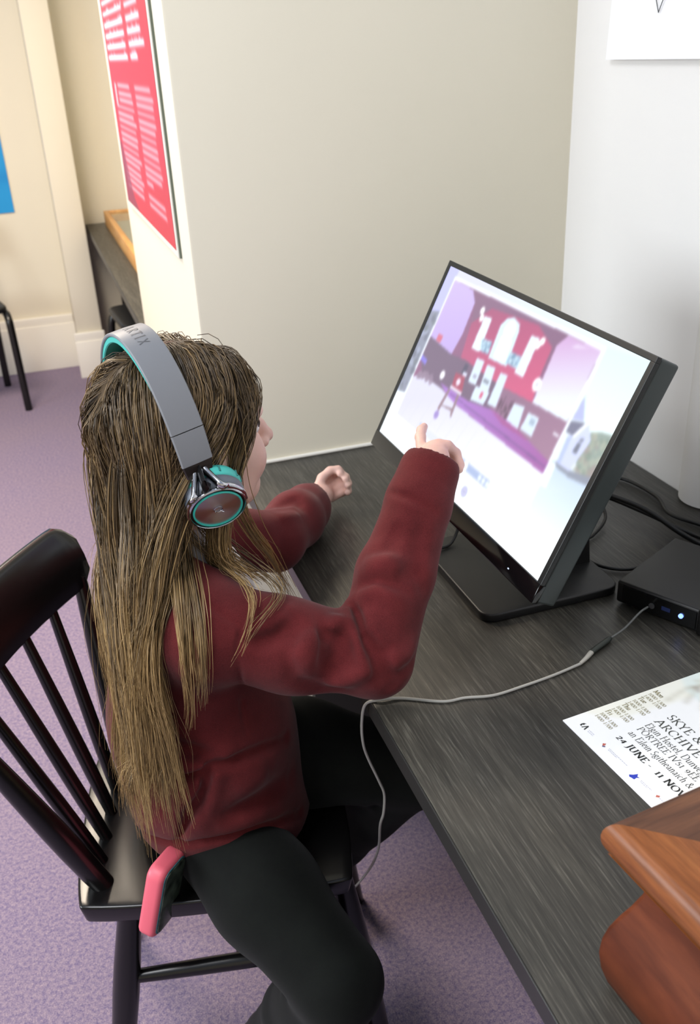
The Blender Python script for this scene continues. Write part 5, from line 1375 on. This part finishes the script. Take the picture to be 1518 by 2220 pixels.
# raised name on the band
M_mark = plastic('band_mark', srgb(94, 96, 102), 0.5)
def on_band(x, y): return band_pt(d2r(93) - x / 0.150, 0.0052, y - 0.006)
o, _ = lettering('band_lettering', 'ARTIX', (0, 0, 0), (1, 0, 0), (0, 1, 0), 0.0125, 0.10, M_mark, None, 0.42, curve=on_band); setpar(o, hp_root)
for s in (1, -1):
    # s = 1: her right ear (camera side)
    n = HR * 0.86 * s - HU * 0.42 - HF * 0.20; n /= np.linalg.norm(n)
    if s < 0: n = -HR * 0.97 - HU * 0.22; n /= np.linalg.norm(n)
    C = hd(-0.0265, s * 0.1035, -0.0455)
    ux = HF - n * (HF @ n); ux /= np.linalg.norm(ux); uy = np.cross(n, ux)
    TM = Matrix([[ux[i], uy[i], n[i], C[i]] for i in range(3)] + [[0, 0, 0, 1]])
    cup = empty('ear_cup', tuple(C)); cup.parent = hp_root; cup.matrix_parent_inverse = Matrix.Translation(hp_root.location).inverted()
    def cp(o):
        o.parent = cup; o.matrix_parent_inverse = (Matrix.Translation(hp_root.location) @ cup.matrix_parent_inverse @ Matrix.Translation(cup.location)).inverted(); return o
    cp(lathe('cushion', [(0.020, -0.036), (0.030, -0.0365), (0.0355, -0.033), (0.0375, -0.027), (0.0370, -0.020), (0.0350, -0.0165), (0.022, -0.016)], M_teal, None, 48, TM, 60))
    for q in range(18):
        a = 2 * PI * q / 18; p0 = Vector((0.0376 * math.cos(a), 0.0376 * math.sin(a), -0.030)); p1 = Vector((0.0372 * math.cos(a), 0.0372 * math.sin(a), -0.0215))
        if q % 3 == 0: continue
        cp(tube('vent', [TM @ p0, TM @ p1], [0.0011, 0.0011], plastic('vent_dark_teal', srgb(40, 120, 116), 0.5) if 'vent_dark_teal' not in bpy.data.materials else bpy.data.materials['vent_dark_teal'], None, 8))
    cp(lathe('shell', [(0.026, -0.0165), (0.0365, -0.0165), (0.0372, -0.013), (0.0366, -0.007), (0.0350, -0.002), (0.0320, 0.0002), (0.020, 0.0002)], M_slate, None, 56, TM, 50))
    cp(lathe('rim', [(0.0325, -0.0015), (0.0346, 0.0002), (0.0352, 0.0022), (0.0346, 0.0042), (0.0330, 0.0048), (0.0320, 0.0035), (0.0318, 0.0)], M_chrome, None, 64, TM, 60))
    cp(lathe('gasket', [(0.0318, 0.0002), (0.0318, 0.0030), (0.0296, 0.0034), (0.0290, 0.0)], M_gap, None, 64, TM, 40))
    cp(lathe('ring', [(0.0300, 0.001), (0.0300, 0.0044), (0.0290, 0.0054), (0.0278, 0.0050), (0.0274, 0.002)], M_tealring, None, 64, TM, 60))
    dsk = lathe('disc', [(0.0276, 0.0015), (0.0276, 0.0036), (0.0200, 0.0044), (0.0100, 0.0040), (0.0001, 0.0038)], M_disc, None, 72, None, 30)
    dsk.parent = cup; dsk.matrix_parent_inverse = Matrix.Identity(4)
    dsk.matrix_local = Matrix.Translation(-cup.location) @ TM if False else Matrix([[ux[i], uy[i], n[i], 0] for i in range(3)] + [[0, 0, 0, 1]])
    tor = [(0.0052 * math.cos(2 * PI * k / 24), 0.0044 * math.sin(2 * PI * k / 24), 0.0048) for k in range(25)]
    cp(tube('emblem', [TM @ Vector(p) for p in tor], 0.0007, M_chrome, None, 6)); cp(tube('emblem', [TM @ Vector((0.002, -0.001, 0.0049)), TM @ Vector((0.0072, -0.0052, 0.0049))], 0.0007, M_chrome, None, 6))
    # fork between slider and rim
    top = band_pt(d2r(5.5) if s > 0 else d2r(174.5), 0.001)
    tl = TM.inverted() @ Vector(top); ang = math.atan2(tl.y, tl.x)
    for e in (-1, 1):
        P = [tl + Vector((0, 0, 0.0)) + Vector((-math.sin(ang), math.cos(ang), 0)) * e * 0.006]
        for da, rr, zz in ((0.42, 0.0400, 0.002), (0.66, 0.0370, 0.0015), (0.95, 0.0356, 0.001), (1.35, 0.0352, 0.0008), (1.8, 0.0350, 0.0005)):
            P.append(Vector((rr * math.cos(ang + e * da), rr * math.sin(ang + e * da), zz)))
        path = catmull([tuple(TM @ p) for p in P], 6)
        cp(tube('yoke', path, np.linspace(0.0062, 0.0024, len(path)), M_chrome, None, 12, np.linspace(0.0040, 0.0020, len(path))))
    P = [tl, Vector((0.047 * math.cos(ang), 0.047 * math.sin(ang), 0.002)), Vector((0.040 * math.cos(ang), 0.040 * math.sin(ang), 0.001)), Vector((0.034 * math.cos(ang), 0.034 * math.sin(ang), 0.0))]
    cp(tube('stem', [TM @ p for p in P], [0.010, 0.009, 0.008, 0.005], M_gap, None, 14, [0.0035, 0.003, 0.003, 0.002]))

# ------------------------------------------------------------------ headphone lead: socket, plug, over the desk edge, up to the left cup
M_lead = plastic('grey_lead', srgb(168, 166, 160), 0.45)
lead = empty('headphone_lead', (0.60, 0.90, 0.735)); tag(lead, 'grey headphone lead running from the mini computer over the desk edge', 'cable')
P = catmull([(0.7395, 0.957, 0.750), (0.722, 0.951, 0.748), (0.690, 0.938, 0.738), (0.660, 0.928, 0.7345)], 8)
setpar(tube('adapter_lead', P, 0.0016, plastic('adapter_grey', srgb(104, 106, 104), 0.4), None, 8), lead)
P = catmull([(0.662, 0.929, 0.7345), (0.640, 0.919, 0.7345), (0.618, 0.909, 0.7345)], 6)
setpar(tube('socket_sleeve', P, [0.0026] + [0.0040] * (len(P) - 2) + [0.0038], plastic('dark_green_sleeve', srgb(40, 46, 40), 0.4), None, 12), lead)
P = catmull([(0.620, 0.910, 0.7345), (0.605, 0.900, 0.7345), (0.592, 0.893, 0.734)], 6)
setpar(tube('plug', P, np.linspace(0.0038, 0.0022, len(P)), plastic('pale_plug', srgb(186, 182, 172), 0.4), None, 12), lead)
cup_l = hd(-0.03, -0.105, -0.075)
P = catmull([(0.592, 0.893, 0.7335), (0.549, 0.886, 0.732), (0.500, 0.880, 0.732), (0.456, 0.877, 0.732), (0.420, 0.886, 0.732), (0.390, 0.890, 0.732), (0.344, 0.916, 0.732), (0.313, 0.923, 0.733), (0.2985, 0.932, 0.723), (0.2945, 0.938, 0.69), (0.2955, 0.940, 0.655), (0.303, 0.945, 0.622), (0.318, 0.948, 0.575), (0.326, 0.950, 0.545), (0.325, 0.953, 0.508), (0.322, 0.962, 0.476), (0.326, 0.990, 0.397), (0.322, 1.04, 0.301), (0.300, 1.10, 0.199), (0.27, 1.17, 0.14), (0.25, 1.27, 0.20), (0.272, 1.30, 0.45), (0.252, 1.275, 0.62), (0.225, 1.245, 0.74), (0.185, 1.255, 0.80), (0.15, 1.27, 0.88), (0.125, 1.225, 0.955), tuple(cup_l)], 8)
setpar(tube('cord', P, 0.0020, M_lead, None, 8), lead)
